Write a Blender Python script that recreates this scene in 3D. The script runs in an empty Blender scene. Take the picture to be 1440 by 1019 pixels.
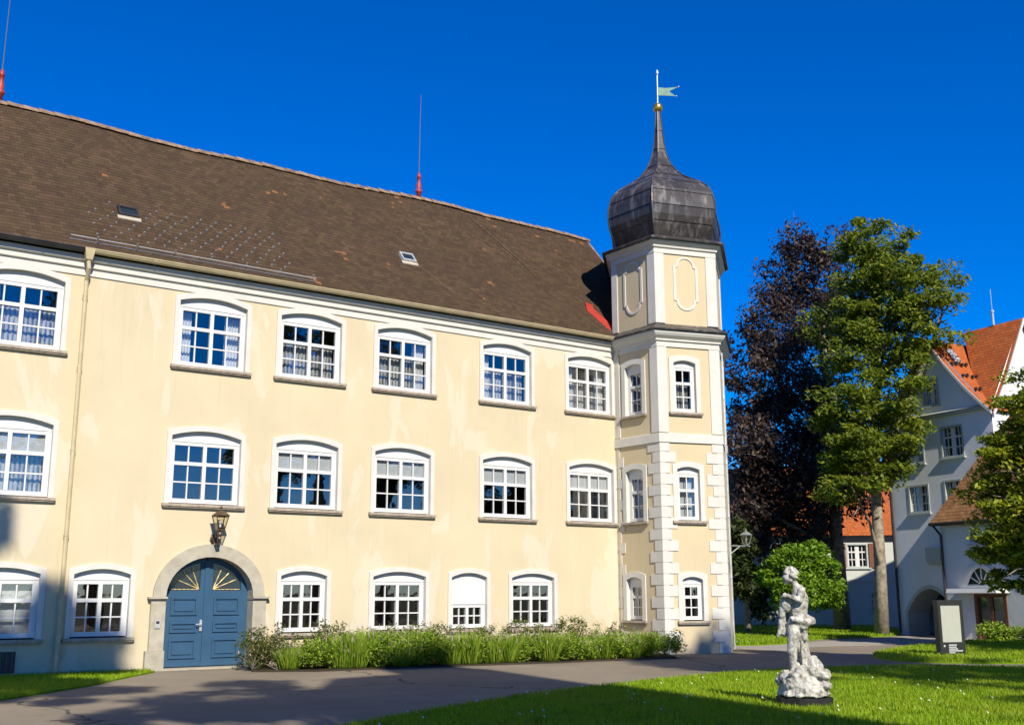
import bpy, bmesh, math, random
import numpy as np
from mathutils import Vector, Matrix
SC = bpy.context.scene
COL = SC.collection
rad = math.radians
random.seed(7); RNG = np.random.default_rng(7)

# ------------------------------------------------------------------ camera
CAM = Vector((0.0, -26.025, 1.70))
YAW, PITCH, ROLL, FPX = rad(54.76), rad(11.85), rad(-0.13), 1550.0
fwd = Vector((math.cos(YAW)*math.cos(PITCH), math.sin(YAW)*math.cos(PITCH), math.sin(PITCH)))
rgt0 = Vector((math.sin(YAW), -math.cos(YAW), 0)); up0 = rgt0.cross(fwd)
rgt = rgt0*math.cos(ROLL)+up0*math.sin(ROLL); upv = up0*math.cos(ROLL)-rgt0*math.sin(ROLL)
cam = bpy.data.cameras.new('camera'); camo = bpy.data.objects.new('camera', cam); COL.objects.link(camo)
camo.matrix_world = Matrix(((rgt.x, upv.x, -fwd.x, CAM.x), (rgt.y, upv.y, -fwd.y, CAM.y), (rgt.z, upv.z, -fwd.z, CAM.z), (0, 0, 0, 1)))
cam.sensor_fit = 'HORIZONTAL'; cam.sensor_width = 36; cam.lens = FPX/1440*36
cam.clip_start = 0.1; cam.clip_end = 3000
SC.camera = camo

# ------------------------------------------------------------------ light
SUN_AZ, SUN_EL = rad(-105), rad(38)
sd = Vector((math.cos(SUN_AZ)*math.cos(SUN_EL), math.sin(SUN_AZ)*math.cos(SUN_EL), math.sin(SUN_EL)))  # towards the sun
sun = bpy.data.lights.new('sun', 'SUN'); sun.energy = 4.3; sun.angle = rad(0.53); sun.color = (1.0, 0.93, 0.80)
suno = bpy.data.objects.new('sun', sun); COL.objects.link(suno)
suno.rotation_euler = (-sd).to_track_quat('-Z', 'Y').to_euler(); suno.location = (0, -40, 60)
W = bpy.data.worlds.new('World'); SC.world = W; W.use_nodes = True
wn = W.node_tree; bg = wn.nodes['Background']
sky = wn.nodes.new('ShaderNodeTexSky'); sky.sky_type = 'NISHITA'; sky.sun_disc = False
sky.sun_elevation = SUN_EL; sky.sun_rotation = math.atan2(sd.x, sd.y)
sky.altitude = 700; sky.air_density = 1.0; sky.dust_density = 0.15; sky.ozone_density = 9.0
hs = wn.nodes.new('ShaderNodeHueSaturation'); hs.inputs['Saturation'].default_value = 1.36
hs.inputs['Value'].default_value = 0.90; hs.inputs['Hue'].default_value = 0.514
wn.links.new(sky.outputs[0], hs.inputs['Color']); wn.links.new(hs.outputs[0], bg.inputs['Color'])
bg.inputs['Strength'].default_value = 0.12
SC.view_settings.view_transform = 'Standard'; SC.view_settings.look = 'None'
SC.view_settings.exposure = 0.60; SC.view_settings.gamma = 1.0
SC.cycles.caustics_reflective = False; SC.cycles.caustics_refractive = False
SC.cycles.max_bounces = 8; SC.cycles.transparent_max_bounces = 12

# ------------------------------------------------------------------ node helpers
class NT:
    def __init__(s, name):
        s.m = bpy.data.materials.new(name); s.m.use_nodes = True
        s.t = s.m.node_tree; s.b = s.t.nodes['Principled BSDF']; s.out = s.t.nodes['Material Output']
    def n(s, typ, **kw):
        x = s.t.nodes.new(typ)
        for k, v in kw.items():
            if k.startswith('i_'):
                key = k[2:]; key = int(key) if key.isdigit() else key.replace('_', ' ')
                x.inputs[key].default_value = v
            else: setattr(x, k, v)
        return x
    def l(s, a, b): s.t.links.new(a, b)
    def coord(s, kind='Object', scale=(1, 1, 1), rot=(0, 0, 0)):
        tc = s.n('ShaderNodeTexCoord'); mp = s.n('ShaderNodeMapping')
        mp.inputs['Scale'].default_value = scale; mp.inputs['Rotation'].default_value = rot
        s.l(tc.outputs[kind], mp.inputs['Vector']); return mp.outputs[0]
    def noise(s, vec, scale, detail=4, rough=.55, dist=0):
        x = s.n('ShaderNodeTexNoise'); x.inputs['Scale'].default_value = scale
        x.inputs['Detail'].default_value = detail; x.inputs['Roughness'].default_value = rough
        x.inputs['Distortion'].default_value = dist
        s.l(vec, x.inputs['Vector']); return x.outputs['Fac']
    def ramp(s, fac, stops, interp='LINEAR'):
        x = s.n('ShaderNodeValToRGB'); r = x.color_ramp; r.interpolation = interp
        while len(r.elements) < len(stops): r.elements.new(.5)
        for e, (p, c) in zip(r.elements, stops):
            e.position = p; e.color = (*c, 1) if len(c) == 3 else c
        s.l(fac, x.inputs[0]); return x.outputs[0]
    def mix(s, fac, a, b, mode='MIX'):
        x = s.n('ShaderNodeMix', data_type='RGBA', blend_type=mode)
        for sock, v in ((x.inputs[0], fac), (x.inputs[6], a), (x.inputs[7], b)):
            if hasattr(v, 'links') or hasattr(v, 'is_linked'): s.l(v, sock)
            elif isinstance(v, (int, float)): sock.default_value = v
            else: sock.default_value = (*v, 1)
        return x.outputs[2]
    def math(s, op, a, b=0.0, clamp=False):
        x = s.n('ShaderNodeMath', operation=op); x.use_clamp = clamp
        for i, v in enumerate((a, b)):
            if isinstance(v, (int, float)): x.inputs[i].default_value = v
            else: s.l(v, x.inputs[i])
        return x.outputs[0]
    def bump(s, h, strength=.3, dist=.02, prev=None):
        x = s.n('ShaderNodeBump'); x.inputs['Strength'].default_value = strength; x.inputs['Distance'].default_value = dist
        s.l(h, x.inputs['Height'])
        if prev is not None: s.l(prev, x.inputs['Normal'])
        s.l(x.outputs[0], s.b.inputs['Normal']); return x.outputs[0]
    def col(s, c):
        if isinstance(c, tuple): s.b.inputs['Base Color'].default_value = (*c, 1)
        else: s.l(c, s.b.inputs['Base Color'])
    def set(s, rough=.8, metal=0, spec=None):
        s.b.inputs['Roughness'].default_value = rough; s.b.inputs['Metallic'].default_value = metal
        if spec is not None: s.b.inputs['Specular IOR Level'].default_value = spec

def plain(name, c, rough=.7, metal=0, var=.12, scale=6, bump=.1, spec=None):
    k = NT(name); v = k.coord()
    f = k.noise(v, scale, 5, .6)
    lo = tuple(x*(1-var) for x in c); hi = tuple(min(1, x*(1+var)) for x in c)
    k.col(k.ramp(f, [(.3, lo), (.7, hi)])); k.set(rough, metal, spec)
    if bump: k.bump(k.noise(v, scale*7, 3), bump, .01)
    return k.m

def plaster(name, base, light, patch=.60, dirt=True, rough_bump=.12):
    k = NT(name); v = k.coord(scale=(1, 1, .42)); v1 = k.coord()
    big = k.noise(v, .85, 5, .55, .6)
    mask = k.ramp(big, [(patch, (0, 0, 0)), (patch+.03, (1, 1, 1))])
    streak = k.noise(k.coord(scale=(1, 1, .10)), 2.6, 4, .6, .2)
    m2 = k.ramp(streak, [(.63, (0, 0, 0)), (.70, (1, 1, 1))])
    mm = k.math('MAXIMUM', mask, k.math('MULTIPLY', m2, .7))
    soft = k.noise(v1, .5, 4, .6)
    b = k.ramp(soft, [(.3, tuple(x*.93 for x in base)), (.7, tuple(min(1, x*1.05) for x in base))])
    c = k.mix(k.math('MULTIPLY', mm, .5), b, light)
    fine = k.noise(v1, 14, 5, .7)
    c = k.mix(k.math('MULTIPLY', k.ramp(fine, [(.5, (0, 0, 0)), (.8, (1, 1, 1))]), .10), c, tuple(x*.6 for x in base))
    drip = k.noise(k.coord(scale=(1, 1, .045)), 7.5, 4, .65)
    c = k.mix(k.math('MULTIPLY', k.ramp(drip, [(.56, (0, 0, 0)), (.70, (1, 1, 1))]), .16), c, tuple(x*.62 for x in base))
    if dirt:
        sx = k.n('ShaderNodeSeparateXYZ'); tc = k.n('ShaderNodeTexCoord'); k.l(tc.outputs['Object'], sx.inputs[0])
        g = k.n('ShaderNodeMapRange'); g.inputs[1].default_value = 1.3; g.inputs[2].default_value = 0.0
        k.l(sx.outputs['Z'], g.inputs[0])
        dn = k.math('MULTIPLY', g.outputs[0], k.ramp(k.noise(v1, 2.2, 6, .7), [(.4, (0, 0, 0)), (.7, (1, 1, 1))]))
        c = k.mix(k.math('MULTIPLY', dn, .55), c, (.42, .37, .29))
    k.col(c); k.set(.92, 0, .2)
    k.bump(k.math('ADD', k.noise(v1, 38, 5, .75), k.noise(v1, 3.5, 3, .5)), rough_bump, .012)
    return k.m

def tile_mat(name, cols, moss, odd, tw=.18, th=.15, oddp=.75, bumps=.9):
    """plain clay tiles, uv in metres: u along the eave, v up the slope"""
    k = NT(name); uv = k.n('ShaderNodeUVMap'); sp = k.n('ShaderNodeSeparateXYZ'); k.l(uv.outputs[0], sp.inputs[0])
    u, v = sp.outputs['X'], sp.outputs['Y']
    wob = k.noise(uv.outputs[0], .8, 3)
    v = k.math('ADD', v, k.math('MULTIPLY', wob, .05))
    row = k.math('FLOOR', k.math('DIVIDE', v, th))
    fv = k.math('FRACT', k.math('DIVIDE', v, th))
    half = k.math('MULTIPLY', k.math('MODULO', row, 2.0), .5)
    uu = k.math('ADD', k.math('DIVIDE', u, tw), half)
    cu = k.math('FLOOR', uu); fu = k.math('FRACT', uu)
    cb = k.n('ShaderNodeCombineXYZ'); k.l(cu, cb.inputs[0]); k.l(row, cb.inputs[1])
    wn_ = k.n('ShaderNodeTexWhiteNoise', noise_dimensions='2D'); k.l(cb.outputs[0], wn_.inputs['Vector'])
    r = wn_.outputs['Value']
    big = k.noise(uv.outputs[0], .55, 5, .6)
    mid = k.noise(uv.outputs[0], 2.3, 5, .65)
    base = k.ramp(r, [(0, cols[0]), (.45, cols[1]), (1, cols[2])])
    base = k.mix(k.math('MULTIPLY', k.ramp(big, [(.35, (0, 0, 0)), (.70, (1, 1, 1))]), .7), base, cols[3])
    mossm = k.math('MULTIPLY', k.ramp(mid, [(.42, (0, 0, 0)), (.78, (1, 1, 1))]), .6)
    base = k.mix(mossm, base, moss)
    om = k.math('MULTIPLY', k.math('GREATER_THAN', r, .88), k.math('GREATER_THAN', k.noise(uv.outputs[0], .7, 3), oddp-.11))
    base = k.mix(k.math('MULTIPLY', om, .8), base, odd)
    fine = k.noise(uv.outputs[0], 22, 4, .7)
    base = k.mix(k.math('MULTIPLY', k.ramp(fine, [(.45, (0, 0, 0)), (.75, (1, 1, 1))]), .35), base, tuple(min(1, x*1.9+.01) for x in cols[1]))
    base = k.mix(k.math('MULTIPLY', k.math('LESS_THAN', fv, .16), .55), base, tuple(x*.25 for x in cols[0]))  # shaded gap and dirt under each tile lip, painted into the colour
    gap = k.math('LESS_THAN', k.math('ABSOLUTE', k.math('SUBTRACT', fu, .5)), .46)
    k.col(base); k.set(.9, 0, .15)
    edge = k.math('POWER', k.math('SUBTRACT', 1.0, fv), 1.0)   # each course thickest at its lower edge
    h = k.math('ADD', k.math('MULTIPLY', edge, 1.0), k.math('MULTIPLY', gap, .35))
    h = k.math('ADD', h, k.math('MULTIPLY', r, .55))
    h = k.math('ADD', h, k.math('MULTIPLY', mid, .8))
    k.bump(h, bumps, .03)
    return k.m

def leaf_mat(name, a, b, c, trans=.35, rough=.55, patchy=None):
    k = NT(name); g = k.n('ShaderNodeNewGeometry')
    cc = k.ramp(g.outputs['Random Per Island'], [(0, a), (.5, b), (1, c)])
    if patchy:
        v = k.coord(); cc = k.mix(k.math('MULTIPLY', k.ramp(k.noise(v, .55, 5, .65), [(.40, (0, 0, 0)), (.66, (1, 1, 1))]), .7), cc, patchy)
        cc = k.mix(k.math('MULTIPLY', k.ramp(k.noise(v, 1.7, 4, .6), [(.56, (0, 0, 0)), (.68, (1, 1, 1))]), .6), cc, (.07, .16, .008))
    k.col(cc); k.set(rough, 0, .3)
    tr = k.n('ShaderNodeBsdfTranslucent'); k.l(cc, tr.inputs[0])
    mx = k.n('ShaderNodeMixShader'); mx.inputs[0].default_value = trans
    k.l(k.b.outputs[0], mx.inputs[1]); k.l(tr.outputs[0], mx.inputs[2]); k.l(mx.outputs[0], k.out.inputs[0])
    return k.m

def glass_mat(name, ior=.2, tint=(.85, .88, .88)):
    k = NT(name)
    lw = k.n('ShaderNodeLayerWeight'); lw.inputs[0].default_value = .5
    fz = k.math('MULTIPLY', k.math('POWER', lw.outputs['Facing'], 4.0), .8)
    frv = k.math('ADD', fz, ior, True)
    tr = k.n('ShaderNodeBsdfTransparent'); tr.inputs[0].default_value = (*tint, 1)
    gl = k.n('ShaderNodeBsdfGlossy'); gl.inputs['Roughness'].default_value = .015
    v = k.coord(); bp = k.n('ShaderNodeBump'); bp.inputs['Strength'].default_value = .05; bp.inputs['Distance'].default_value = .05
    k.l(k.noise(v, 1.6, 2), bp.inputs['Height']); k.l(bp.outputs[0], gl.inputs['Normal'])
    mx = k.n('ShaderNodeMixShader'); k.l(frv, mx.inputs[0]); k.l(tr.outputs[0], mx.inputs[1]); k.l(gl.outputs[0], mx.inputs[2])
    k.l(mx.outputs[0], k.out.inputs[0]); return k.m

M = {}
M['yellow'] = plaster('yellow_plaster', (.60, .51, .335), (.655, .59, .46), patch=.555)
M['tower_yellow'] = plaster('tower_plaster', (.585, .485, .31), (.64, .57, .43), patch=.7)
M['white'] = plain('white_trim', (.60, .575, .515), .85, var=.06, scale=2.5)
M['paint'] = plain('white_paint', (.66, .65, .62), .5, var=.03, scale=3, bump=.03)
M['sill'] = plain('sill_stone', (.36, .30, .23), .9, var=.3, scale=9)
M['sand'] = plain('sandstone', (.40, .36, .275), .92, var=.18, scale=4, bump=.2)
M['gutter'] = plain('cream_gutter', (.50, .41, .24), .5, var=.12, scale=4)
M['darkmetal'] = plain('dark_metal', (.045, .042, .045), .45, .3, var=.3, scale=3)
M['zinc'] = plain('zinc', (.55, .56, .55), .45, .4, var=.15)
M['rodgrey'] = plain('dull_grey_rod', (.10, .12, .14), .6, .2, bump=0)
M['lampiron'] = plain('grey_lamp_iron', (.26, .28, .27), .5, .3)
M['redmetal'] = plain('red_painted_metal', (.36, .035, .02), .5, var=.2, scale=3)
M['gold'] = plain('gilded_copper', (.85, .50, .10), .28, .9, var=.15, scale=8)
M['palegold'] = plain('pale_gilding', (.62, .48, .22), .5, .2, var=.3, scale=20)
M['verdigris'] = plain('verdigris_copper', (.12, .22, .16), .6, .2, var=.25, scale=10)
M['blue'] = plain('blue_door_paint', (.026, .080, .150), .5, var=.08, scale=3, bump=.05)
M['glass'] = glass_mat('window_glass', .22)
M['lampglass'] = glass_mat('lamp_glass', .10, (.9, .88, .8))
M['interior'] = plain('dark_interior', (.055, .042, .032), .95, var=.3, scale=1)
M['curtain'] = plain('white_curtain', (.80, .80, .80), .95, var=.1, scale=12, bump=0)
M['blind'] = plain('grey_blind', (.62, .62, .62), .9, var=.04, bump=0)
M['bronze'] = plain('bronze_lamp', (.13, .085, .05), .5, .5, var=.3, scale=8)
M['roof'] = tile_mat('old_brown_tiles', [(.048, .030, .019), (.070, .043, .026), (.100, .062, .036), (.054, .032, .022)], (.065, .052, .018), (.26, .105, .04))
M['ridge'] = plain('ridge_tiles', (.24, .16, .10), .9, var=.55, scale=5)
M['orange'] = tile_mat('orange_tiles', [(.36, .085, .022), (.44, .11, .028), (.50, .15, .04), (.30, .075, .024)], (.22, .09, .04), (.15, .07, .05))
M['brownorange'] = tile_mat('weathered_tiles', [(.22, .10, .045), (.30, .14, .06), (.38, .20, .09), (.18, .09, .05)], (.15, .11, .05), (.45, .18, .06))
M['housewhite'] = plaster('white_render', (.78, .80, .81), (.82, .83, .83), patch=.7, rough_bump=.22)
M['stucco'] = plaster('rough_stucco', (.74, .74, .73), (.78, .78, .77), patch=.7, rough_bump=.9)
M['greywhite'] = plaster('grey_render', (.52, .53, .48), (.58, .58, .53), patch=.7)
M['brownwood'] = plain('brown_wood', (.16, .055, .025), .55, var=.25)
M['greyframe'] = plain('grey_green_frame', (.42, .45, .42), .6, var=.08)
M['bark'] = plain('tree_bark', (.20, .165, .125), .95, var=.5, scale=5, bump=.8)
M['palebark'] = plain('pale_bark', (.27, .23, .17), .95, var=.5, scale=5, bump=.7)
M['beech'] = leaf_mat('copper_leaves', (.030, .022, .024), (.075, .050, .048), (.17, .115, .072), .45)
M['greenleaf'] = leaf_mat('green_leaves', (.065, .105, .010), (.18, .25, .020), (.33, .34, .028), .5)
M['limeleaf'] = leaf_mat('lime_leaves', (.09, .18, .010), (.16, .30, .014), (.25, .38, .02), .40)
M['mapleleaf'] = leaf_mat('yellow_green_leaves', (.08, .13, .010), (.27, .32, .018), (.48, .48, .030), .5)
M['darkleaf'] = leaf_mat('dark_leaves', (.020, .032, .008), (.04, .06, .012), (.07, .09, .016), .3)
M['grass'] = leaf_mat('grass_blades', (.15, .27, .006), (.24, .39, .008), (.36, .46, .012), .35, patchy=(.30, .36, .02))
M['lavender'] = leaf_mat('lavender_green', (.11, .20, .014), (.22, .34, .022), (.36, .44, .05), .35)
M['roseleaf'] = leaf_mat('rose_leaves', (.04, .08, .01), (.10, .15, .015), (.22, .20, .03), .3)
M['petal'] = leaf_mat('pale_petals', (.75, .50, .40), (.80, .68, .50), (.65, .30, .28), .3)
M['lavflower'] = leaf_mat('lavender_flowers', (.40, .30, .32), (.46, .37, .34), (.50, .44, .32), .3)
M['daisy'] = leaf_mat('daisy_petals', (.75, .75, .68), (.8, .8, .75), (.75, .7, .5), .2)

def onion_mat():
    k = NT('weathered_copper_sheet'); v = k.coord()
    a = k.noise(v, .9, 5, .6); st = k.noise(k.coord(scale=(1, 1, .18)), 4.5, 5, .65)
    c = k.ramp(a, [(.3, (.034, .030, .030)), (.55, (.066, .058, .054)), (.75, (.12, .108, .098))])
    c = k.mix(k.math('MULTIPLY', k.ramp(st, [(.50, (0, 0, 0)), (.72, (1, 1, 1))]), .65), c, (.30, .28, .26))
    k.col(c); k.set(.42, .25, .5); k.bump(k.noise(v, 3, 4), .15, .03); return k.m
M['onion'] = onion_mat()

def asphalt():
    k = NT('asphalt'); v = k.coord()
    f = k.noise(v, .35, 6, .6); g = k.noise(v, 90, 3, .7); h = k.noise(v, 2.2, 5, .65)
    c = k.ramp(f, [(.3, (.178, .148, .108)), (.7, (.250, .210, .155))])
    c = k.mix(k.math('MULTIPLY', k.ramp(g, [(.45, (0, 0, 0)), (.75, (1, 1, 1))]), .5), c, (.33, .275, .20))
    c = k.mix(k.math('MULTIPLY', k.ramp(h, [(.55, (0, 0, 0)), (.7, (1, 1, 1))]), .35), c, (.105, .084, .058))
    vo = k.n('ShaderNodeTexVoronoi', feature='DISTANCE_TO_EDGE'); vo.inputs['Scale'].default_value = .13
    dv = k.n('ShaderNodeVectorMath', operation='ADD'); nz = k.n('ShaderNodeTexNoise'); nz.inputs['Scale'].default_value = .6; nz.inputs['Detail'].default_value = 6
    k.l(v, nz.inputs['Vector']); sc = k.n('ShaderNodeVectorMath', operation='SCALE'); sc.inputs[3].default_value = 1.6
    k.l(nz.outputs['Color'], sc.inputs[0]); k.l(v, dv.inputs[0]); k.l(sc.outputs[0], dv.inputs[1]); k.l(dv.outputs[0], vo.inputs['Vector'])
    cr = k.math('LESS_THAN', vo.outputs['Distance'], .0035)
    c = k.mix(k.math('MULTIPLY', cr, .75), c, (.035, .03, .027))
    k.col(c); k.set(.95, 0, .15); k.bump(g, .5, .01); return k.m
M['asphalt'] = asphalt()

def ground_mat(name, a, b, c3):
    k = NT(name); v = k.coord()
    f = k.noise(v, .7, 6, .65); g = k.noise(v, 30, 4, .7)
    c = k.ramp(f, [(.3, a), (.7, b)]); c = k.mix(k.ramp(g, [(.4, (0, 0, 0)), (.7, (.6, .6, .6))]), c, c3)
    k.col(c); k.set(.95, 0, .1); k.bump(g, .8, .03); return k.m
M['lawn'] = ground_mat('lawn_soil_green', (.11, .20, .006), (.17, .28, .008), (.22, .34, .010))
M['earth'] = ground_mat('earth', (.07, .065, .035), (.11, .10, .06), (.06, .075, .02))
M['gravel'] = ground_mat('pale_gravel', (.30, .265, .22), (.37, .33, .28), (.42, .38, .32))
M['soil'] = ground_mat('bed_soil', (.05, .038, .025), (.08, .06, .04), (.04, .03, .02))

def stone_mat():
    k = NT('weathered_marble'); v = k.coord()
    f = k.noise(v, 10, 6, .7); g = k.noise(v, 3.2, 5, .6)
    c = k.ramp(f, [(.32, (.08, .075, .06)), (.44, (.34, .32, .27)), (.60, (.62, .60, .54))])
    c = k.mix(k.ramp(g, [(.5, (0, 0, 0)), (.7, (.5, .5, .5))]), c, (.16, .145, .11))
    k.col(c); k.set(.85, 0, .25); k.bump(f, .9, .03); return k.m
M['stone'] = stone_mat()
M['blackstone'] = plain('black_plinth', (.012, .012, .011), .9, var=.5, scale=8, bump=.5)
M['signdark'] = plain('sign_dark_metal', (.030, .030, .026), .4, .2, var=.15)
M['signpanel'] = plain('sign_pale_panel', (.40, .40, .33), .5, var=.03, bump=0)
M['signtext'] = plain('sign_white_print', (.50, .50, .50), .6, var=.05, bump=0)

# ------------------------------------------------------------------ mesh helpers
class MB:
    def __init__(s): s.v = []; s.f = []; s.uv = {}
    def add(s, vs, fs):
        o = len(s.v); s.v += [tuple(x) for x in vs]; s.f += [tuple(i+o for i in f) for f in fs]; return s
    def poly(s, pts, uv=None):
        o = len(s.v); s.v += [tuple(p) for p in pts]; s.f.append(tuple(range(o, o+len(pts))))
        if uv: s.uv[len(s.f)-1] = uv
        return s
    def box(s, x0, x1, y0, y1, z0, z1):
        return s.add([(x, y, z) for z in (z0, z1) for y in (y0, y1) for x in (x0, x1)],
              [(0, 2, 3, 1), (4, 5, 7, 6), (0, 1, 5, 4), (2, 6, 7, 3), (0, 4, 6, 2), (1, 3, 7, 5)])
    def prism(s, pts, dvec):
        """closed polygon of 3d points swept by dvec"""
        n = len(pts); d = Vector(dvec); a = [Vector(p) for p in pts]; b = [p+d for p in a]
        fs = [tuple(range(n))[::-1], tuple(range(n, 2*n))]+[(i, (i+1) % n, n+(i+1) % n, n+i) for i in range(n)]
        return s.add(a+b, fs)
    def tube(s, pts, r, n=8, cap=True):
        P = [Vector(p) for p in pts]; rs = r if isinstance(r, (list, tuple)) else [r]*len(P)
        o = len(s.v); prev = None
        for i, p in enumerate(P):
            t = (P[min(i+1, len(P)-1)]-P[max(i-1, 0)]).normalized()
            if prev is None:
                a = Vector((0, 0, 1)) if abs(t.z) < .9 else Vector((1, 0, 0)); u = t.cross(a).normalized()
            else: u = (prev-t*prev.dot(t)).normalized()
            prev = u; w = t.cross(u)
            for k in range(n):
                an = 2*math.pi*k/n; s.v.append(tuple(p+(u*math.cos(an)+w*math.sin(an))*rs[i]))
        for i in range(len(P)-1):
            for k in range(n):
                s.f.append((o+i*n+k, o+i*n+(k+1) % n, o+(i+1)*n+(k+1) % n, o+(i+1)*n+k))
        if cap:
            s.f.append(tuple(o+k for k in range(n))[::-1]); s.f.append(tuple(o+(len(P)-1)*n+k for k in range(n)))
        return s
    def lathe(s, c, prof, n=16):
        return s.tube([(c[0], c[1], c[2]+z) for r, z in prof], [max(r, .0005) for r, z in prof], n)
    def sphere(s, c, r, n=12, m=8):
        rx, ry, rz = r if isinstance(r, (tuple, list)) else (r, r, r)
        o = len(s.v)
        for j in range(m+1):
            th = math.pi*j/m
            for k in range(n):
                a = 2*math.pi*k/n
                s.v.append((c[0]+rx*math.sin(th)*math.cos(a), c[1]+ry*math.sin(th)*math.sin(a), c[2]+rz*math.cos(th)))
        for j in range(m):
            for k in range(n): s.f.append((o+j*n+k, o+(j+1)*n+k, o+(j+1)*n+(k+1) % n, o+j*n+(k+1) % n))
        return s
    def xf(s, fn):
        s.v = [tuple(fn(*p)) for p in s.v]; return s
    def mesh(s, name, mat, smooth=False, off=(0, 0, 0), recalc=True):
        me = bpy.data.meshes.new(name)
        me.from_pydata([(x-off[0], y-off[1], z-off[2]) for x, y, z in s.v], [], s.f)
        if s.uv:
            ul = me.uv_layers.new(name='UVMap')
            for p in me.polygons:
                if p.index in s.uv:
                    for li, c in zip(p.loop_indices, s.uv[p.index]): ul.data[li].uv = c
        if recalc:
            b = bmesh.new(); b.from_mesh(me); bmesh.ops.recalc_face_normals(b, faces=b.faces); b.to_mesh(me); b.free()
        me.materials.append(mat if not isinstance(mat, str) else M[mat])
        if smooth: me.polygons.foreach_set('use_smooth', [True]*len(me.polygons))
        me.update(); return me

WL = {}
def link(name, me, parent=None, wloc=None, rotz=0):
    o = bpy.data.objects.new(name, me); COL.objects.link(o)
    pl = WL.get(parent.name, Vector((0, 0, 0))) if parent else Vector((0, 0, 0))
    wl = Vector(wloc) if wloc is not None else pl.copy()
    if parent: o.parent = parent
    o.location = wl-pl; o.rotation_euler = (0, 0, rotz); WL[o.name] = wl; return o
def obj(name, mb, mat, parent=None, smooth=False):
    """mesh given in world coordinates, stored relative to its parent's base"""
    pl = WL.get(parent.name, Vector((0, 0, 0))) if parent else Vector((0, 0, 0))
    return link(name, mb.mesh(name, mat, smooth, pl), parent)
def tag(o, label=None, cat=None, group=None, kind=None):
    if label: o['label'] = label
    if cat: o['category'] = cat
    if group: o['group'] = group
    if kind: o['kind'] = kind
    return o
def thing(name, loc, label, cat, group=None, rotz=0):
    o = bpy.data.objects.new(name, None); COL.objects.link(o); o.location = loc; o.rotation_euler = (0, 0, rotz)
    o.empty_display_size = .3
    WL[o.name] = Vector(loc); return tag(o, label, cat, group)
def mesh_np(name, V, F, mat, smooth=False):
    me = bpy.data.meshes.new(name); nv, nf, k = len(V), len(F), F.shape[1]
    me.vertices.add(nv); me.vertices.foreach_set('co', V.astype(np.float32).ravel())
    me.loops.add(nf*k); me.loops.foreach_set('vertex_index', F.astype(np.int32).ravel())
    me.polygons.add(nf); me.polygons.foreach_set('loop_start', np.arange(0, nf*k, k, dtype=np.int32))
    me.polygons.foreach_set('loop_total', np.full(nf, k, dtype=np.int32))
    if smooth: me.polygons.foreach_set('use_smooth', np.ones(nf, dtype=bool))
    me.update(calc_edges=True); me.materials.append(M[mat]); return me

def arch_pts(xl, xr, zc, rise, n=12):
    return [(xl+(xr-xl)*i/n, zc+rise*(1-(2*i/n-1)**2)) for i in range(n+1)]

def wall_panel(mb, u0, u1, z0, z1, ops, put):
    """wall face in (u,z) with arched holes (ul,ur,zb,zc,rise); put(u,z) -> 3d"""
    rows = []
    for o in sorted(ops, key=lambda o: o[2]):
        for r in rows:
            if o[2] < r['hi'] and o[3]+o[4] > r['lo']:
                r['o'].append(o); r['lo'] = min(r['lo'], o[2]); r['hi'] = max(r['hi'], o[3]+o[4]); break
        else: rows.append(dict(lo=o[2], hi=o[3]+o[4], o=[o]))
    q = lambda a, b, c, d: mb.poly([put(a, c), put(b, c), put(b, d), put(a, d)]) if b-a > 1e-6 and d-c > 1e-6 else None
    z = z0
    for r in rows:
        lo, hi = max(z0, r['lo']), min(z1, r['hi']+.02)
        q(u0, u1, z, lo); u = u0
        for o in sorted(r['o']):
            ul, ur, zb, zc, ri = o; zb = max(zb, lo)
            q(u, ul, lo, hi); q(ul, ur, lo, zb)
            a = arch_pts(ul, ur, zc, ri)
            for (p, pz), (s, sz) in zip(a, a[1:]):
                mb.poly([put(p, pz), put(s, sz), put(s, hi), put(p, hi)])
            u = ur
        q(u, u1, lo, hi); z = hi
    q(u0, u1, z, z1)

def band(mb, outer, inner, y0, y1):
    """ring between two open outlines (same length) in x,z, from depth y0 (front) to y1 on the inner side"""
    n = len(outer)
    for i in range(n-1):
        o1, o2, i1, i2 = outer[i], outer[i+1], inner[i], inner[i+1]
        mb.poly([(o1[0], y0, o1[1]), (o2[0], y0, o2[1]), (i2[0], y0, i2[1]), (i1[0], y0, i1[1])])
        mb.poly([(i1[0], y0, i1[1]), (i2[0], y0, i2[1]), (i2[0], y1, i2[1]), (i1[0], y1, i1[1])])
        mb.poly([(o1[0], y0, o1[1]), (o2[0], y0, o2[1]), (o2[0], .02, o2[1]), (o1[0], .02, o1[1])])

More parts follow.
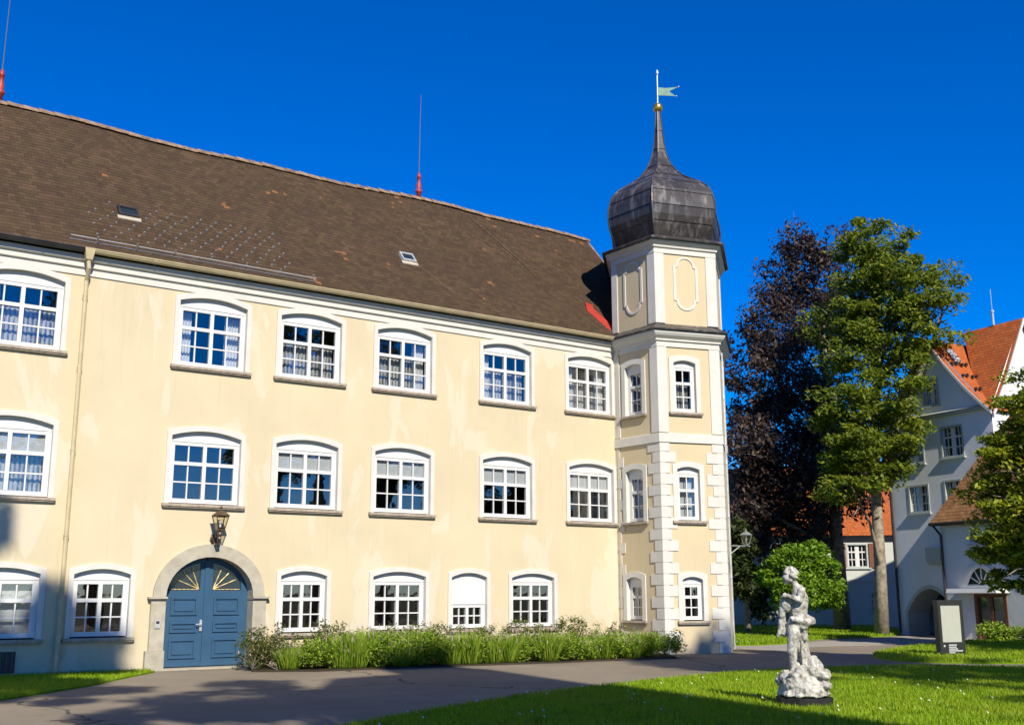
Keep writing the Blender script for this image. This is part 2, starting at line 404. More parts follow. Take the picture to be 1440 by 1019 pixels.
# ------------------------------------------------------------------ windows
WT = {}
def window_type(key, w, hc, rise, band_w=.115, depth=.165, cols=4, sillw=.085, blank=0.0, frame='paint', fill=.13, arch=True):
    """local frame: x along the wall, -y out of the wall, origin bottom centre of the sill"""
    xo, xi = w/2-.02, w/2-.02-band_w
    zb = sillw; zci = hc-band_w
    s = MB()
    oa = arch_pts(-xo, xo, hc, rise); ia = arch_pts(-xi, xi, zci, rise*.92)
    band(s, [(-xo, zb)]+oa+[(xo, zb)], [(-xi, zb)]+ia+[(xi, zb)], -.035, depth+.05)
    sl = MB(); sl.box(-w/2-.02, w/2+.02, -.10, depth-.02, .02, zb-.002); sl.box(-w/2, w/2, -.075, depth-.03, -.012, .0195)
    fr = MB(); st = .125; y0, y1 = depth-.065, depth+.02
    zt = zci-fill                     # head of the rectangular sash
    zg0 = zb+.03
    # arched filler board above the sash
    pts = [(x, z+.02) for x, z in arch_pts(-xi-.01, xi+.01, zci, rise*.92)]
    fr.prism([(-xi-.01, y0-.012, zt)]+[(x, y0-.012, z) for x, z in pts]+[(xi+.01, y0-.012, zt)], (0, .05, 0))
    if blank: 
        fr.prism([(-xi, y0-.02, zt-blank), (-xi, y0-.02, zt-.002), (xi, y0-.02, zt-.002), (xi, y0-.02, zt-blank)], (0, .05, 0)); zt -= blank
    fr.box(-xi, -xi+st, y0, y1, zg0, zt); fr.box(xi-st, xi, y0, y1, zg0, zt)
    fr.box(-xi+st, xi-st, y0+.002, y1, zg0, zg0+.10); fr.box(-xi+st, xi-st, y0+.002, y1, zt-.085, zt)
    ga, gb = zg0+.10, zt-.085; H = gb-ga
    ztr = ga+H*(.66 if not blank else 2)
    mul = .045 if cols == 4 else .016
    gx0, gx1 = -xi+st, xi-st
    if cols == 4:
        fr.box(-mul, mul, y0-.006, y1, ga, gb)
        for sgn in (-1, 1):
            # casement stiles give the glass its inner edge
            mid = sgn*(mul+(gx1-mul)/2)
            fr.box(mid-.016, mid+.016, y0+.022, y1-.01, ga, gb)
    else:
        fr.box(-mul, mul, y0+.022, y1-.01, ga, gb)
    spans = [(gx0, -mul), (mul, gx1)]
    for a, b in spans:
        if not blank:
            fr.box(a, b, y0-.003, y1, ztr-.042, ztr+.042)
            fr.box(a, b, y0+.024, y1-.012, ga+(ztr-.05-ga)*.5-.016, ga+(ztr-.05-ga)*.5+.016)
        else:
            fr.box(a, b, y0+.024, y1-.012, ga+H*.5-.016, ga+H*.5+.016)
    pn = MB(); pn.poly([(gx0, depth-.02, ga), (gx1, depth-.02, ga), (gx1, depth-.02, gb), (gx0, depth-.02, gb)])
    # curtain: wavy cloth, two drawn halves / lace, and a blind over the top lights
    def cloth(x0, x1, z0, z1, y, amp, n):
        b = MB(); 
        for i in range(n):
            xa, xb = x0+(x1-x0)*i/n, x0+(x1-x0)*(i+1)/n
            ya, yb = y+amp*math.sin(i*2.1), y+amp*math.sin((i+1)*2.1)
            b.poly([(xa, ya, z0), (xb, yb, z0), (xb, yb, z1), (xa, ya, z1)])
        return b
    W_ = dict(w=w, hc=hc, rise=rise, hole=(-xi-.03, xi+.03, zb-.02, zci+.03, rise*.92))
    W_['frame'] = fr.mesh('window', frame); W_['surround'] = s.mesh('surround', 'white'); W_['sill'] = sl.mesh('sill', 'sill')
    W_['pane'] = pn.mesh('pane', 'glass')
    W_['blind'] = cloth(gx0-.02, gx1+.02, ztr+.02 if not blank else ga, gb+.03, depth+.03, .003, 14).mesh('blind', 'blind')
    full = cloth(gx0-.02, gx1+.02, ga-.02, gb-(.36*H), depth+.16, .02, 40)
    W_['lace'] = full.mesh('lace_curtain', 'lace')
    wd = gx1-gx0
    for kk, (a, c) in enumerate(((gx0-.03, gx0+wd*.20), (gx1-wd*.22, gx1+.03))): W_['drape%d' % kk] = cloth(a, c, ga-.02, gb+.02, depth+.18, .025, 14).mesh('curtain', 'curtain')
    W_['halfblind'] = cloth(gx0-.02, gx1+.02, ga-.02, gb+.02, depth+.12, .006, 20).mesh('blind', 'blind')
    WT[key] = W_; return W_

def lace_mat():
    k = NT('lace_cloth'); v = k.coord(scale=(1, 1, 1))
    wv = k.n('ShaderNodeTexWave', wave_type='BANDS', bands_direction='X'); wv.inputs['Scale'].default_value = 3.2; wv.inputs['Distortion'].default_value = 1.5; k.l(v, wv.inputs['Vector'])
    f = k.math('ADD', k.math('MULTIPLY', wv.outputs['Fac'], .35), k.noise(v, 4.2, 5, .6))
    a = k.ramp(f, [(.45, (.18, .18, .18)), (.80, (.72, .72, .72))])
    k.col((.82, .82, .82)); k.set(.95, 0, .1); k.l(a, k.b.inputs['Alpha']); return k.m
M['lace'] = lace_mat()

def put_window(key, parent, loc, rotz=0, extra=()):
    t = WT[key]
    f = link('window', t['frame'], parent, loc, rotz)
    for nm in ('surround', 'sill', 'pane')+tuple(extra):
        me = t[nm]; o = bpy.data.objects.new(me.name.split('.')[0], me); COL.objects.link(o); o.parent = f; WL[o.name] = WL[f.name]
    return f

window_type('upper', 2.0, 1.82, .155)
window_type('g_small', 1.52, 1.59, .13)
window_type('g_wide', 1.86, 1.59, .14)
window_type('g_mid', 1.77, 1.59, .13)
window_type('g_blank', 1.43, 1.59, .13, blank=.60)
window_type('t_front', 1.08, 1.75, .09, band_w=.15, cols=2)
window_type('t_front_low', 1.00, 1.41, .09, band_w=.15, cols=2)

# ================================================================== SETTING: ground, roads, lawns
g = MB(); g.box(-900, 900, -900, 900, -1.0, -.06); tag(obj('ground', g, 'earth'), kind='structure')
def sheet(name, pts, z, mat, kind='structure', skirt=.05):
    mb = MB(); mb.poly([(x, y, z) for x, y in pts])
    n = len(pts)
    for i in range(n):
        a, b = pts[i], pts[(i+1) % n]; mb.poly([(*a, z), (*b, z), (*b, z-skirt), (*a, z-skirt)])
    return tag(obj(name, mb, mat), kind=kind)
sheet('road', [(-30, -40), (60, -40), (75, 0), (70, 25), (20, 25), (20, .3), (-30, .3)], 0.0, 'asphalt')
def smooth_poly(pts, n=5):
    out = []; m = len(pts)
    for i in range(m):
        p0, p1, p2, p3 = (np.array(pts[(i+k-1) % m], float) for k in range(4))
        for j in range(n):
            t = j/n
            out.append(tuple(.5*((2*p1)+(p2-p0)*t+(2*p0-5*p1+4*p2-p3)*t*t+(3*p1-p0-3*p2+p3)*t**3)))
    return out
LAWN_FRONT = smooth_poly([(3.2, -15.2), (7.21, -12.36), (10.0, -10.95), (12.57, -9.96), (17.32, -8.76), (20.4, -8.75), (22.84, -9.5), (24.6, -11.46), (27.5, -16), (24, -24), (8, -25), (2.5, -20)])
LAWN_STRIP = [(-8, -7.2), (1.0, -6.6), (4.0, -5.76), (6.0, -3.6), (7.2, -1.9), (8.21, -.53), (8.15, -.16), (-8, -.16)]
LAWN_SIGN = smooth_poly([(24.75, -8.1), (28.0, -5.0), (34.6, -2.9), (38.6, -2.6), (40, -6), (40, -14), (32, -14.5), (27.2, -11.4)])
LAWN_FAR = smooth_poly([(27.2, .9), (30.5, .4), (34.5, 2.3), (39.2, 2.7), (43.6, 5.4), (49, 12), (44, 17), (30, 17), (26.6, 8)])
for nm, p in (('lawn_front', LAWN_FRONT), ('lawn_strip', LAWN_STRIP), ('lawn_sign', LAWN_SIGN), ('lawn_far', LAWN_FAR)):
    sheet('lawn', p, .035, 'lawn')
sheet('path', smooth_poly([(26.6, -2.6), (29, -1.4), (34.4, -2.5), (40, -2.2), (41.2, .5), (40.4, 2.2), (37.5, 1.9), (32, .9), (29, .2), (26.8, .3)]), .008, 'gravel', skirt=.02)
BED = [(10.0, -1.75), (11.2, -2.5), (14.08, -2.85), (17.5, -3.3), (21.3, -3.55), (22.3, -2.1), (22.2, -.16), (10.55, -.16)]
sheet('flower_bed_soil', BED, .03, 'soil')

def inside(poly, P):
    x, y = P[:, 0], P[:, 1]; r = np.zeros(len(P), bool); n = len(poly)
    for i in range(n):
        (x1, y1), (x2, y2) = poly[i], poly[(i+1) % n]
        c = ((y1 > y) != (y2 > y)) & (x < (x2-x1)*(y-y1)/((y2-y1) if y2 != y1 else 1e-9)+x1); r ^= c
    return r
def blades(name, poly, dens, hgt, wid, mat, lean=.5, z=.035, group=None):
    A = np.array(poly); lo, hi = A.min(0), A.max(0); n = int((hi-lo).prod()*dens)
    P = RNG.uniform(lo, hi, (n, 2)); P = P[inside(poly, P)]
    # only what the view can reach
    d = P-np.array([CAM.x, CAM.y]); ang = np.degrees(np.arctan2(d[:, 1], d[:, 0]))-math.degrees(YAW)
    P = P[(np.abs(ang) < 33) & (np.hypot(*d.T) > 9)]; n = len(P)
    h = hgt*RNG.uniform(.5, 1.4, n); a = RNG.uniform(0, 2*np.pi, n); l = RNG.uniform(0, lean, n)*h; b = RNG.uniform(0, 2*np.pi, n)
    w = wid*RNG.uniform(.7, 1.3, n)
    V = np.zeros((n, 3, 3)); 
    V[:, 0, 0] = P[:, 0]-w*np.cos(a); V[:, 0, 1] = P[:, 1]-w*np.sin(a); V[:, 1, 0] = P[:, 0]+w*np.cos(a); V[:, 1, 1] = P[:, 1]+w*np.sin(a)
    V[:, 2, 0] = P[:, 0]+l*np.cos(b); V[:, 2, 1] = P[:, 1]+l*np.sin(b); V[:, :2, 2] = z-.01; V[:, 2, 2] = z+h
    o = link(name, mesh_np(name, V.reshape(-1, 3), np.arange(3*n).reshape(-1, 3), mat)); return o
tag(blades('grass', LAWN_FRONT, 900, .06, .011, 'grass', .9), 'short mown grass of the front lawn around the statue', 'grass', kind='stuff')
tag(blades('grass', LAWN_STRIP, 700, .06, .012, 'grass', .9), 'short grass strip along the foot of the yellow wall', 'grass', kind='stuff')
tag(blades('grass', LAWN_SIGN, 260, .08, .02, 'grass', .9), 'grass of the lawn around the dark information sign', 'grass', kind='stuff')
tag(blades('grass', LAWN_FAR, 160, .09, .028, 'grass', .9), 'sunlit grass of the far lawn under the trees', 'grass', kind='stuff')
def daisies():
    P = RNG.uniform((6, -20), (27, -8.7), (170, 2)); P = P[inside(LAWN_FRONT, P)]
    n = len(P); r = .017; V = np.zeros((n, 4, 3)); 
    for k in range(4):
        V[:, k, 0] = P[:, 0]+r*math.cos(k*math.pi/2); V[:, k, 1] = P[:, 1]+r*math.sin(k*math.pi/2); V[:, k, 2] = .10+.015*math.sin(k*math.pi/2)
    o = link('daisies', mesh_np('daisies', V.reshape(-1, 3), np.arange(4*n).reshape(-1, 4), 'daisy'))
    tag(o, 'tiny white daisies scattered over the front lawn', 'flowers', kind='stuff')
daisies()

# ================================================================== CASTLE WING
castle = thing('castle_wing', (0, 0, 0), 'long three storey yellow plastered castle wing with white framed windows and brown tiled roof', 'building')
X0, X1 = -8.0, 22.9
WINS = []
for x in (4.88, 9.30, 11.95, 14.76, 18.21, 21.33):
    WINS.append(('upper', x, 3.73)); WINS.append(('upper', x, 7.06))
WINS += [('g_wide', 4.94, .68), ('g_small', 7.06, .68), ('g_small', 11.98, .68), ('g_wide', 14.72, .68), ('g_blank', 16.92, .68), ('g_mid', 19.1, .68)]
DX, DW, DSP, DRI = 9.57, 1.06, 1.66, .92       # door centre, half width, springing, arch rise
ops = []
for k, x, z in WINS:
    a, b, zb, zc, ri = WT[k]['hole']; ops.append((x+a, x+b, z+zb, z+zc, ri))
def semi(xc, hw, zs, rise, n=20):
    return [(xc-hw*math.cos(math.pi*i/n), zs+rise*math.sin(math.pi*i/n)) for i in range(n+1)]
mb = MB()
DOORCUT = (DX-DW-.25, DX+DW+.25)
pf = lambda u, z: (u, 0, z)
LOW = [o for o in ops if o[2] < 3]; UP = [o for o in ops if o[2] >= 3]
wall_panel(mb, X0, DOORCUT[0], -.3, 3.0, [o for o in LOW if o[1] < DOORCUT[0]], pf)
wall_panel(mb, DOORCUT[1], X1, -.3, 3.0, [o for o in LOW if o[0] > DOORCUT[1]], pf)
da = semi(DX, DW+.25, DSP, DRI+.25)
for (p, pz), (s, sz) in zip(da, da[1:]): mb.poly([pf(p, pz), pf(s, sz), pf(s, 3.0), pf(p, 3.0)])
wall_panel(mb, X0, X1, 3.0, 9.5, UP, pf)
obj('wall', mb, 'yellow', castle)
# gable end and back walls
mb = MB(); GX = 24.6
mb.poly([(GX, .4, -.3), (GX, 8.4, -.3), (GX, 8.4, 9.5), (GX, 4.2, 14.4), (GX, .4, 9.9)])
mb.poly([(X0, 8.4, -.3), (GX, 8.4, -.3), (GX, 8.4, 9.5), (X0, 8.4, 9.5)])
mb.poly([(X1, 0, -.3), (GX, .4, -.3), (GX, .4, 9.9), (X1, 0, 9.5)])
obj('rear_wall', mb, 'yellow', castle)
mb = MB()
mb.poly([(X0, 3.2, -.2), (X1, 3.2, -.2), (X1, 3.2, 9.4), (X0, 3.2, 9.4)])
for z in (0.0, 3.3, 6.6, 9.35): mb.box(X0, X1, .45, 3.15, z-.12, z)
for x in (6.2, 10.6, 13.4, 16.0, 20.0): mb.box(x-.06, x+.06, .46, 3.14, .01, 9.2)
obj('interior_rooms', mb, 'interior', castle)
for k, x, z in WINS:
    ex = []
    if k == 'upper' and z > 6: ex = {4.88: ['lace', 'drape0'], 9.30: ['drape0', 'drape1'], 11.95: ['lace'], 14.76: ['lace', 'drape1'], 18.21: ['drape0', 'lace'], 21.33: ['lace', 'drape0', 'drape1']}[x]
    elif k == 'upper': ex = ['blind'] if x > 10 else (['blind', 'lace'] if x < 6 else [])
    elif x < 6: ex = ['halfblind']
    put_window(k, castle, (x, 0, z), 0, ex)
# basement light
mb = MB(); mb.box(4.3, 5.36, -.03, .02, .08, .52); bw = obj('basement_window', mb, 'darkmetal', castle)
mb = MB()
for i in range(9): mb.box(4.36+i*.115, 4.385+i*.115, -.05, -.031, .1, .5)
obj('grille', mb, 'bronze', bw)
# cornice under the eave: stepped mouldings
def moulding(mb, prof, x0, x1):
    """prof: (y,z) outline from wall bottom outward/up; swept along x"""
    for (ya, za), (yb, zb) in zip(prof, prof[1:]):
        mb.poly([(x0, ya, za), (x1, ya, za), (x1, yb, zb), (x0, yb, zb)])
    mb.poly([(x0, y, z) for y, z in prof]); mb.poly([(x1, y, z) for y, z in prof])
mb = MB(); moulding(mb, [(.02, 9.0), (-.03, 9.0), (-.03, 9.16), (-.045, 9.165), (-.085, 9.185), (-.085, 9.31), (-.10, 9.315), (-.155, 9.34), (-.155, 9.46), (.02, 9.462)], X0, 22.75)
obj('cornice', mb, 'white', castle)
# roof
TP = math.tan(rad(48.6)); EY, EZ, RY = -.20, 9.53, 4.2; RZ = EZ+(RY-EY)*TP; SL = (RY-EY)/math.cos(rad(48))
mb = MB(); nx, nv = 60, 12; RX1 = 24.72
def rz_sag(x): return .05*math.sin(x*.42)+.03*math.sin(x*1.1+1)
for side in (0, 1):
    for i in range(nx):
        for j in range(nv):
            q = []; uvs = []
            for a, b in ((i, j), (i+1, j), (i+1, j+1), (i, j+1)):
                x = X0+(RX1-X0)*a/nx; t = b/nv; y = EY+(RY-EY)*t; z = EZ+(RZ-EZ)*t+rz_sag(x)*t+.10*(1-t)**4
                if side: y = 2*RY-y
                q.append((x, y, z)); uvs.append((x, SL*t))
            mb.poly(q, uvs)
# thickness: underside and verge boards
mb.poly([(X0, EY, EZ-.03), (RX1, EY, EZ-.03), (RX1, EY, EZ+.10), (X0, EY, EZ+.10)])
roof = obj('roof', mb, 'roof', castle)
bmr = bmesh.new(); bmr.from_mesh(roof.data); bmesh.ops.remove_doubles(bmr, verts=bmr.verts, dist=.001); bmr.to_mesh(roof.data); bmr.free()
mb = MB()
for s in (1, -1):
    a = (RX1-.05, RY+s*(RY-EY), EZ+.02); b = (RX1-.05, RY, RZ-.01)
    mb.prism([(a[0], a[1], a[2]), (a[0], b[1], b[2]), (a[0], b[1], b[2]-.22), (a[0], a[1], a[2]-.18)], (.08, 0, 0))
obj('verge_board', mb, 'ridge', roof)
mb = MB(); x = X0; k = 0
while x < RX1:
    z = RZ+rz_sag(x)-.075+random.uniform(-.012, .012); w = .40
    n = 8; o = []
    for xx, r in ((x, .15), (x+w+.03, .125)):
        o.append([(xx, RY+r*math.cos(math.pi*i/n), z+r*math.sin(math.pi*i/n)) for i in range(n+1)])
    for i in range(n): mb.poly([o[0][i], o[1][i], o[1][i+1], o[0][i+1]])
    mb.poly(o[0]); mb.poly(o[1]); x += w
obj('ridge_tiles', mb, 'ridge', roof)
rp = lambda x, y, h=0: (x, y-h*math.sin(rad(48)), EZ+(y-EY)*TP+h*math.cos(rad(48)))   # a point on the front slope
def roof_window(x, y, w, h, mat_rim):
    mb = MB(); dy, dz = h*math.cos(rad(48)), h*math.sin(rad(48))
    def bar(xa, xb, ya, yb, h0, h1): mb.prism([rp(xa, ya, h0), rp(xb, ya, h0), rp(xb, yb, h0), rp(xa, yb, h0)], tuple(Vector(rp(0, 0, h1))-Vector(rp(0, 0, h0))))
    bar(x-w/2, x-w/2+.05, y, y+dy, -.02, .10); bar(x+w/2-.05, x+w/2, y, y+dy, -.02, .10)
    bar(x-w/2+.05, x+w/2-.05, y, y+.05, -.02, .098); bar(x-w/2+.05, x+w/2-.05, y+dy-.05, y+dy, -.02, .098)
    f = obj('roof_window', mb, mat_rim, roof)
    mb = MB(); mb.poly([rp(x-w/2+.05, y+.05, .07), rp(x+w/2-.05, y+.05, .07), rp(x+w/2-.05, y+dy-.05, .07), rp(x-w/2+.05, y+dy-.05, .07)])
    obj('pane', mb, 'skylight', f)
    mb = MB(); mb.prism([rp(x-w/2-.04, y-.08, .02), rp(x+w/2+.04, y-.08, .02), rp(x+w/2+.04, y, .03), rp(x-w/2-.04, y, .03)], (0, -.01, .02)); obj('apron', mb, 'sand', f)
ks = NT('skylight_glass'); ks.col((.02, .03, .035)); ks.set(.08, 0, .6); M['skylight'] = ks.m
roof_window(7.35, 1.05, .50, .42, 'darkmetal'); roof_window(15.62, 1.36, .46, .42, 'zinc')
# snow hooks (little galvanised clips) and the snow fence
hooks = []
for r in range(8):
    y = .30+r*.155
    for c in range(13):
        x = 6.45+c*.40+(.2 if r % 2 else 0)-(r*.02)+random.uniform(-.03, .03)
        if x > 11.7 or (7.0 < x < 7.75 and .95 < y < 1.45) or (r > 5 and x < 6.9) : continue
        hooks.append((x, y))
hm = None
for x, y in hooks[:100]:
    if hm is None:
        b = MB(); b.box(-.014, .014, -.02, .035, 0, .05); b.box(-.02, .02, -.03, -.02, .0, .075); hm = b.mesh('snow_hook', 'zinc')
    p = rp(x, y, .02); o = link('snow_hook', hm, roof, p); o.rotation_euler = (rad(48), 0, 0)
mb = MB(); ya = .02
for h in (.08, .18): mb.tube([rp(5.75, ya, h), rp(11.95, ya-.04, h)], .012, 6)
for i in range(7):
    x = 6.35+i*.92; mb.prism([rp(x-.02, ya-.02, 0), rp(x+.02, ya-.02, 0), rp(x+.02, ya-.02, .27), rp(x-.02, ya-.02, .27)], (0, .02, .012))
obj('snow_fence', mb, 'zinc', roof)
# red flashing against the tower, wing-wall cheek
mb = MB()
mb.prism([rp(21.86, .78, .03), rp(22.2, .86, .06), rp(22.75, -.30, .06), rp(22.50, -.40, .03)], (0, -.012, .015))
mb.prism([rp(21.86, .78, .05), rp(22.02, 1.05, .05), rp(22.30, 1.00, .05), rp(22.2, .86, .05)], (0, -.012, .015))
obj('flashing', mb, 'redmetal', roof)
# gutters and downpipes
def gutter(name, x0, x1, mat):
    mb = MB(); n = 8; r = .085; c = (EY-.085, EZ+.03)
    prof = [(c[0]+r*math.cos(math.pi+math.pi*i/n), c[1]+r*math.sin(math.pi+math.pi*i/n)) for i in range(n+1)]
    for a, b in zip(prof, prof[1:]):
        mb.poly([(x0, *a), (x1, *a), (x1, *b), (x0, *b)])
    mb.tube([(x0, c[0]-r, c[1]+.004), (x1, c[0]-r, c[1]+.004)], .018, 6)
    mb.poly([(x0, *p) for p in prof]); mb.poly([(x1, *p) for p in prof])
    x = x0+.5
    while x < x1:
        for a, b in zip(prof, prof[1:]):
            f = lambda p: (c[0]+(p[0]-c[0])*1.06, c[1]+(p[1]-c[1])*1.06)
            mb.poly([(x, *f(a)), (x+.04, *f(a)), (x+.04, *f(b)), (x, *f(b))])
        x += 1.05
    return obj(name, mb, mat, castle)
gutter('gutter', X0, 6.1, 'darkmetal'); gutter('gutter', 6.1, 22.55, 'gutter')
def downpipe(x, mat, foot=True):
    mb = MB(); mb.tube([(x, EY-.09, EZ-.05), (x, EY-.08, EZ-.22), (x+.02, -.28, 9.12), (x+.03, -.11, 8.85), (x+.03, -.10, .9 if foot else .1)], .05, 8)
    if foot: mb.tube([(x+.03, -.10, .9), (x+.03, -.10, .05)], .062, 8)
    mb.prism([(x-.12, EY-.20, EZ+.05), (x+.12, EY-.20, EZ+.05), (x+.07, EY-.15, EZ-.22), (x-.07, EY-.15, EZ-.22)], (0, .16, 0))
    for z in (1.3, 3.0, 4.9, 6.8, 8.5): mb.tube([(x+.03, -.10, z-.02), (x+.03, -.10, z+.02)], .062, 8)
    return obj('downpipe', mb, mat, castle)
downpipe(6.15, 'gutter'); downpipe(22.32, 'gutter', False)
# lightning rods on the ridge
def rod(x, h):
    z = RZ+.10; mb = MB(); mb.lathe((x, RY, z-.1), [(.075, 0), (.075, .25), (.12, .28), (.12, .34), (.07, .38), (.085, .55), (.06, .60), (.06, .78), (.09, .80), (.05, .9), (.03, .98)], 10)
    b = obj('lightning_rod', mb, 'redmetal', castle, True)
    mb = MB(); mb.tube([(x, RY, z+.8), (x+.01, RY, z+h*.6), (x+.03, RY, z+h)], [.016, .013, .008], 6); obj('rod', mb, 'rodgrey', b)
rod(17.56, 3.7); rod(4.62, 3.9)
for pts in ([rp(19.3, 4.0, .05), rp(20.4, 2.3, .04), rp(20.6, 1.8, .03)], [rp(15.9, 1.3, .03), rp(16.9, .25, .03)]):
    mb = MB(); mb.tube(pts, .012, 5); obj('lightning_wire', mb, 'bronze', roof)
# ---- portal
mb = MB(); outer = semi(DX, DW+.30, DSP, DRI+.30); inner = semi(DX, DW, DSP, DRI)
fr_ = -.07
for i in range(len(outer)-1):
    o1, o2, i1, i2 = outer[i], outer[i+1], inner[i], inner[i+1]
    P = lambda p, y: (p[0], y, p[1])
    mb.poly([P(o1, fr_), P(o2, fr_), P(i2, fr_), P(i1, fr_)]); mb.poly([P(i1, fr_), P(i2, fr_), P(i2, .45), P(i1, .45)]); mb.poly([P(o1, fr_), P(o2, fr_), P(o2, .03), P(o1, .03)])
for s in (-1, 1):
    xa, xb = sorted((DX+s*DW, DX+s*(DW+.34)))
    mb.box(xa, xb, fr_-.01, .45, .45, DSP-.08)
    xa2, xb2 = sorted((DX+s*(DW-.015), DX+s*(DW+.42))); mb.box(xa2, xb2, fr_-.05, .44, -.1, .448)
    mb.box(xa2, xb2, fr_-.08, .44, DSP-.05, DSP-.001); mb.box(xa+.005 if s < 0 else xa-.01, xb+.01 if s < 0 else xb-.005, fr_-.045, .44, DSP-.079, DSP-.051)
portal = obj('door_surround', mb, 'sand', castle)
mb = MB(); mb.box(DX-DW-.1, DX+DW+.1, -.14, .4, -.05, .035); obj('threshold', mb, 'sand', portal)
mb = MB(); mb.box(8.28, 8.40, fr_-.035, fr_-.009, .95, 1.13); ic = obj('intercom', mb, 'zinc', portal)
mb = MB(); mb.box(8.30, 8.38, fr_-.039, fr_-.036, 1.05, 1.11); obj('speaker_grille', mb, 'darkmetal', ic)
for s in (-1, 1):
    mb = MB(); hw = DW-.005; yd = .26
    a0, a1 = (0.012, hw)
    fx = lambda u: DX+s*u
    # leaf outline: with opening for the fanlight
    arcz = lambda u: DSP+DRI*math.sqrt(max(0, 1-(u/(DW))**2))
    zf = 1.80
    def slab(pts, y0, y1): mb.prism([(fx(u), y0, z) for u, z in pts], (0, y1-y0, 0))
    N = 14
    fan_o = .15; fan_i = .87
    fan = lambda u: DSP+(DRI-.13)*math.sqrt(max(0, 1-(u/(DW-.10))**2))
    slab([(a0, .05), (a1, .05), (a1, zf), (a0, zf)], yd, yd+.06)
    slab([(a0, zf+.001), (fan_o, zf+.001), (fan_o, arcz(fan_o)-.01), (a0, arcz(a0)-.01)], yd+.001, yd+.06)
    us = [fan_o+(fan_i-fan_o)*i/N for i in range(N+1)]
    for ua, ub in zip(us, us[1:]):
        za, zb_ = max(fan(ua), zf+.002), max(fan(ub), zf+.002)
        slab([(ua, za), (ub, zb_), (ub, arcz(ub)-.01), (ua, arcz(ua)-.01)], yd+.001, yd+.06)
    us = [fan_i+(a1-fan_i)*i/4 for i in range(5)]
    for ua, ub in zip(us, us[1:]): slab([(ua, zf+.001), (ub, zf+.001), (ub, max(zf+.01, arcz(ub)-.01)), (ua, max(zf+.01, arcz(ua)-.01))], yd+.001, yd+.06)
    # raised panels with a frame moulding
    for z0, z1 in ((1.23, 1.64), (.83, 1.07), (.24, .68)):
        ua, ub = .20, .84; d = .045
        for q in ([(ua, z0), (ub, z0), (ub-d, z0+d), (ua+d, z0+d)], [(ua, z1), (ub, z1), (ub-d, z1-d), (ua+d, z1-d)], [(ua, z0), (ua, z1), (ua+d, z1-d), (ua+d, z0+d)], [(ub, z0), (ub, z1), (ub-d, z1-d), (ub-d, z0+d)]):
            slab(q, yd-.032, yd+.01)
        slab([(ua+.09, z0+.09), (ub-.09, z0+.09), (ub-.09, z1-.09), (ua+.09, z1-.09)], yd-.022, yd+.01)
    slab([(a0+.02, .06), (a1-.01, .06), (a1-.01, .16), (a0+.02, .16)], yd-.025, yd+.01)
    if s < 0: slab([(-.05, .055), (.05, .055), (.05, 2.50), (-.05, 2.50)], yd-.028, yd-.003)
    leaf = obj('door', mb, 'blue', castle)
    mb = MB(); mb.prism([(fx(fan_o-.02), yd+.03, zf-.02)]+[(fx(u), yd+.03, max(zf-.01, fan(u)+.02)) for u in [fan_o-.02+(fan_i-fan_o+.04)*i/N for i in range(N+1)]]+[(fx(fan_i+.02), yd+.03, zf-.02)], (0, .008, 0))
    fl = obj('fanlight', mb, 'skylight', leaf)
    for an in (22, 45, 68):
        mb = MB(); c = Vector((fan_o+.02, zf+.03)); e = c+Vector((math.cos(rad(an)), math.sin(rad(an))))*.62
        while e.x > fan_i-.03 or e.y > fan(e.x)-.02: e = c+(e-c)*.96
        pp = [c+(e-c)*(k/12) for k in range(13)]
        mb.tube([(fx(q_.x), yd+.015, q_.y) for q_ in pp], [.007 if k % 4 == 0 else (.016 if k % 4 == 2 else .012) for k in range(13)], 6); obj('gilded_ray', mb, 'palegold', fl)
    mb = MB(); mb.tube([(fx(fan_o+.02+k*.035), yd+.015, zf+.025) for k in range(20)], [.006 if k % 3 == 0 else .013 for k in range(20)], 5); obj('gilded_rail', mb, 'palegold', fl)
    if s < 0:
        mb = MB(); x = DX-.10; mb.box(x-.03, x+.03, yd-.04, yd-.0285, .86, 1.12); mb.tube([(x, yd-.04, 1.02), (x, yd-.10, 1.02), (x-.14, yd-.105, 1.015)], .014, 6)
        obj('handle', mb, 'zinc', leaf)
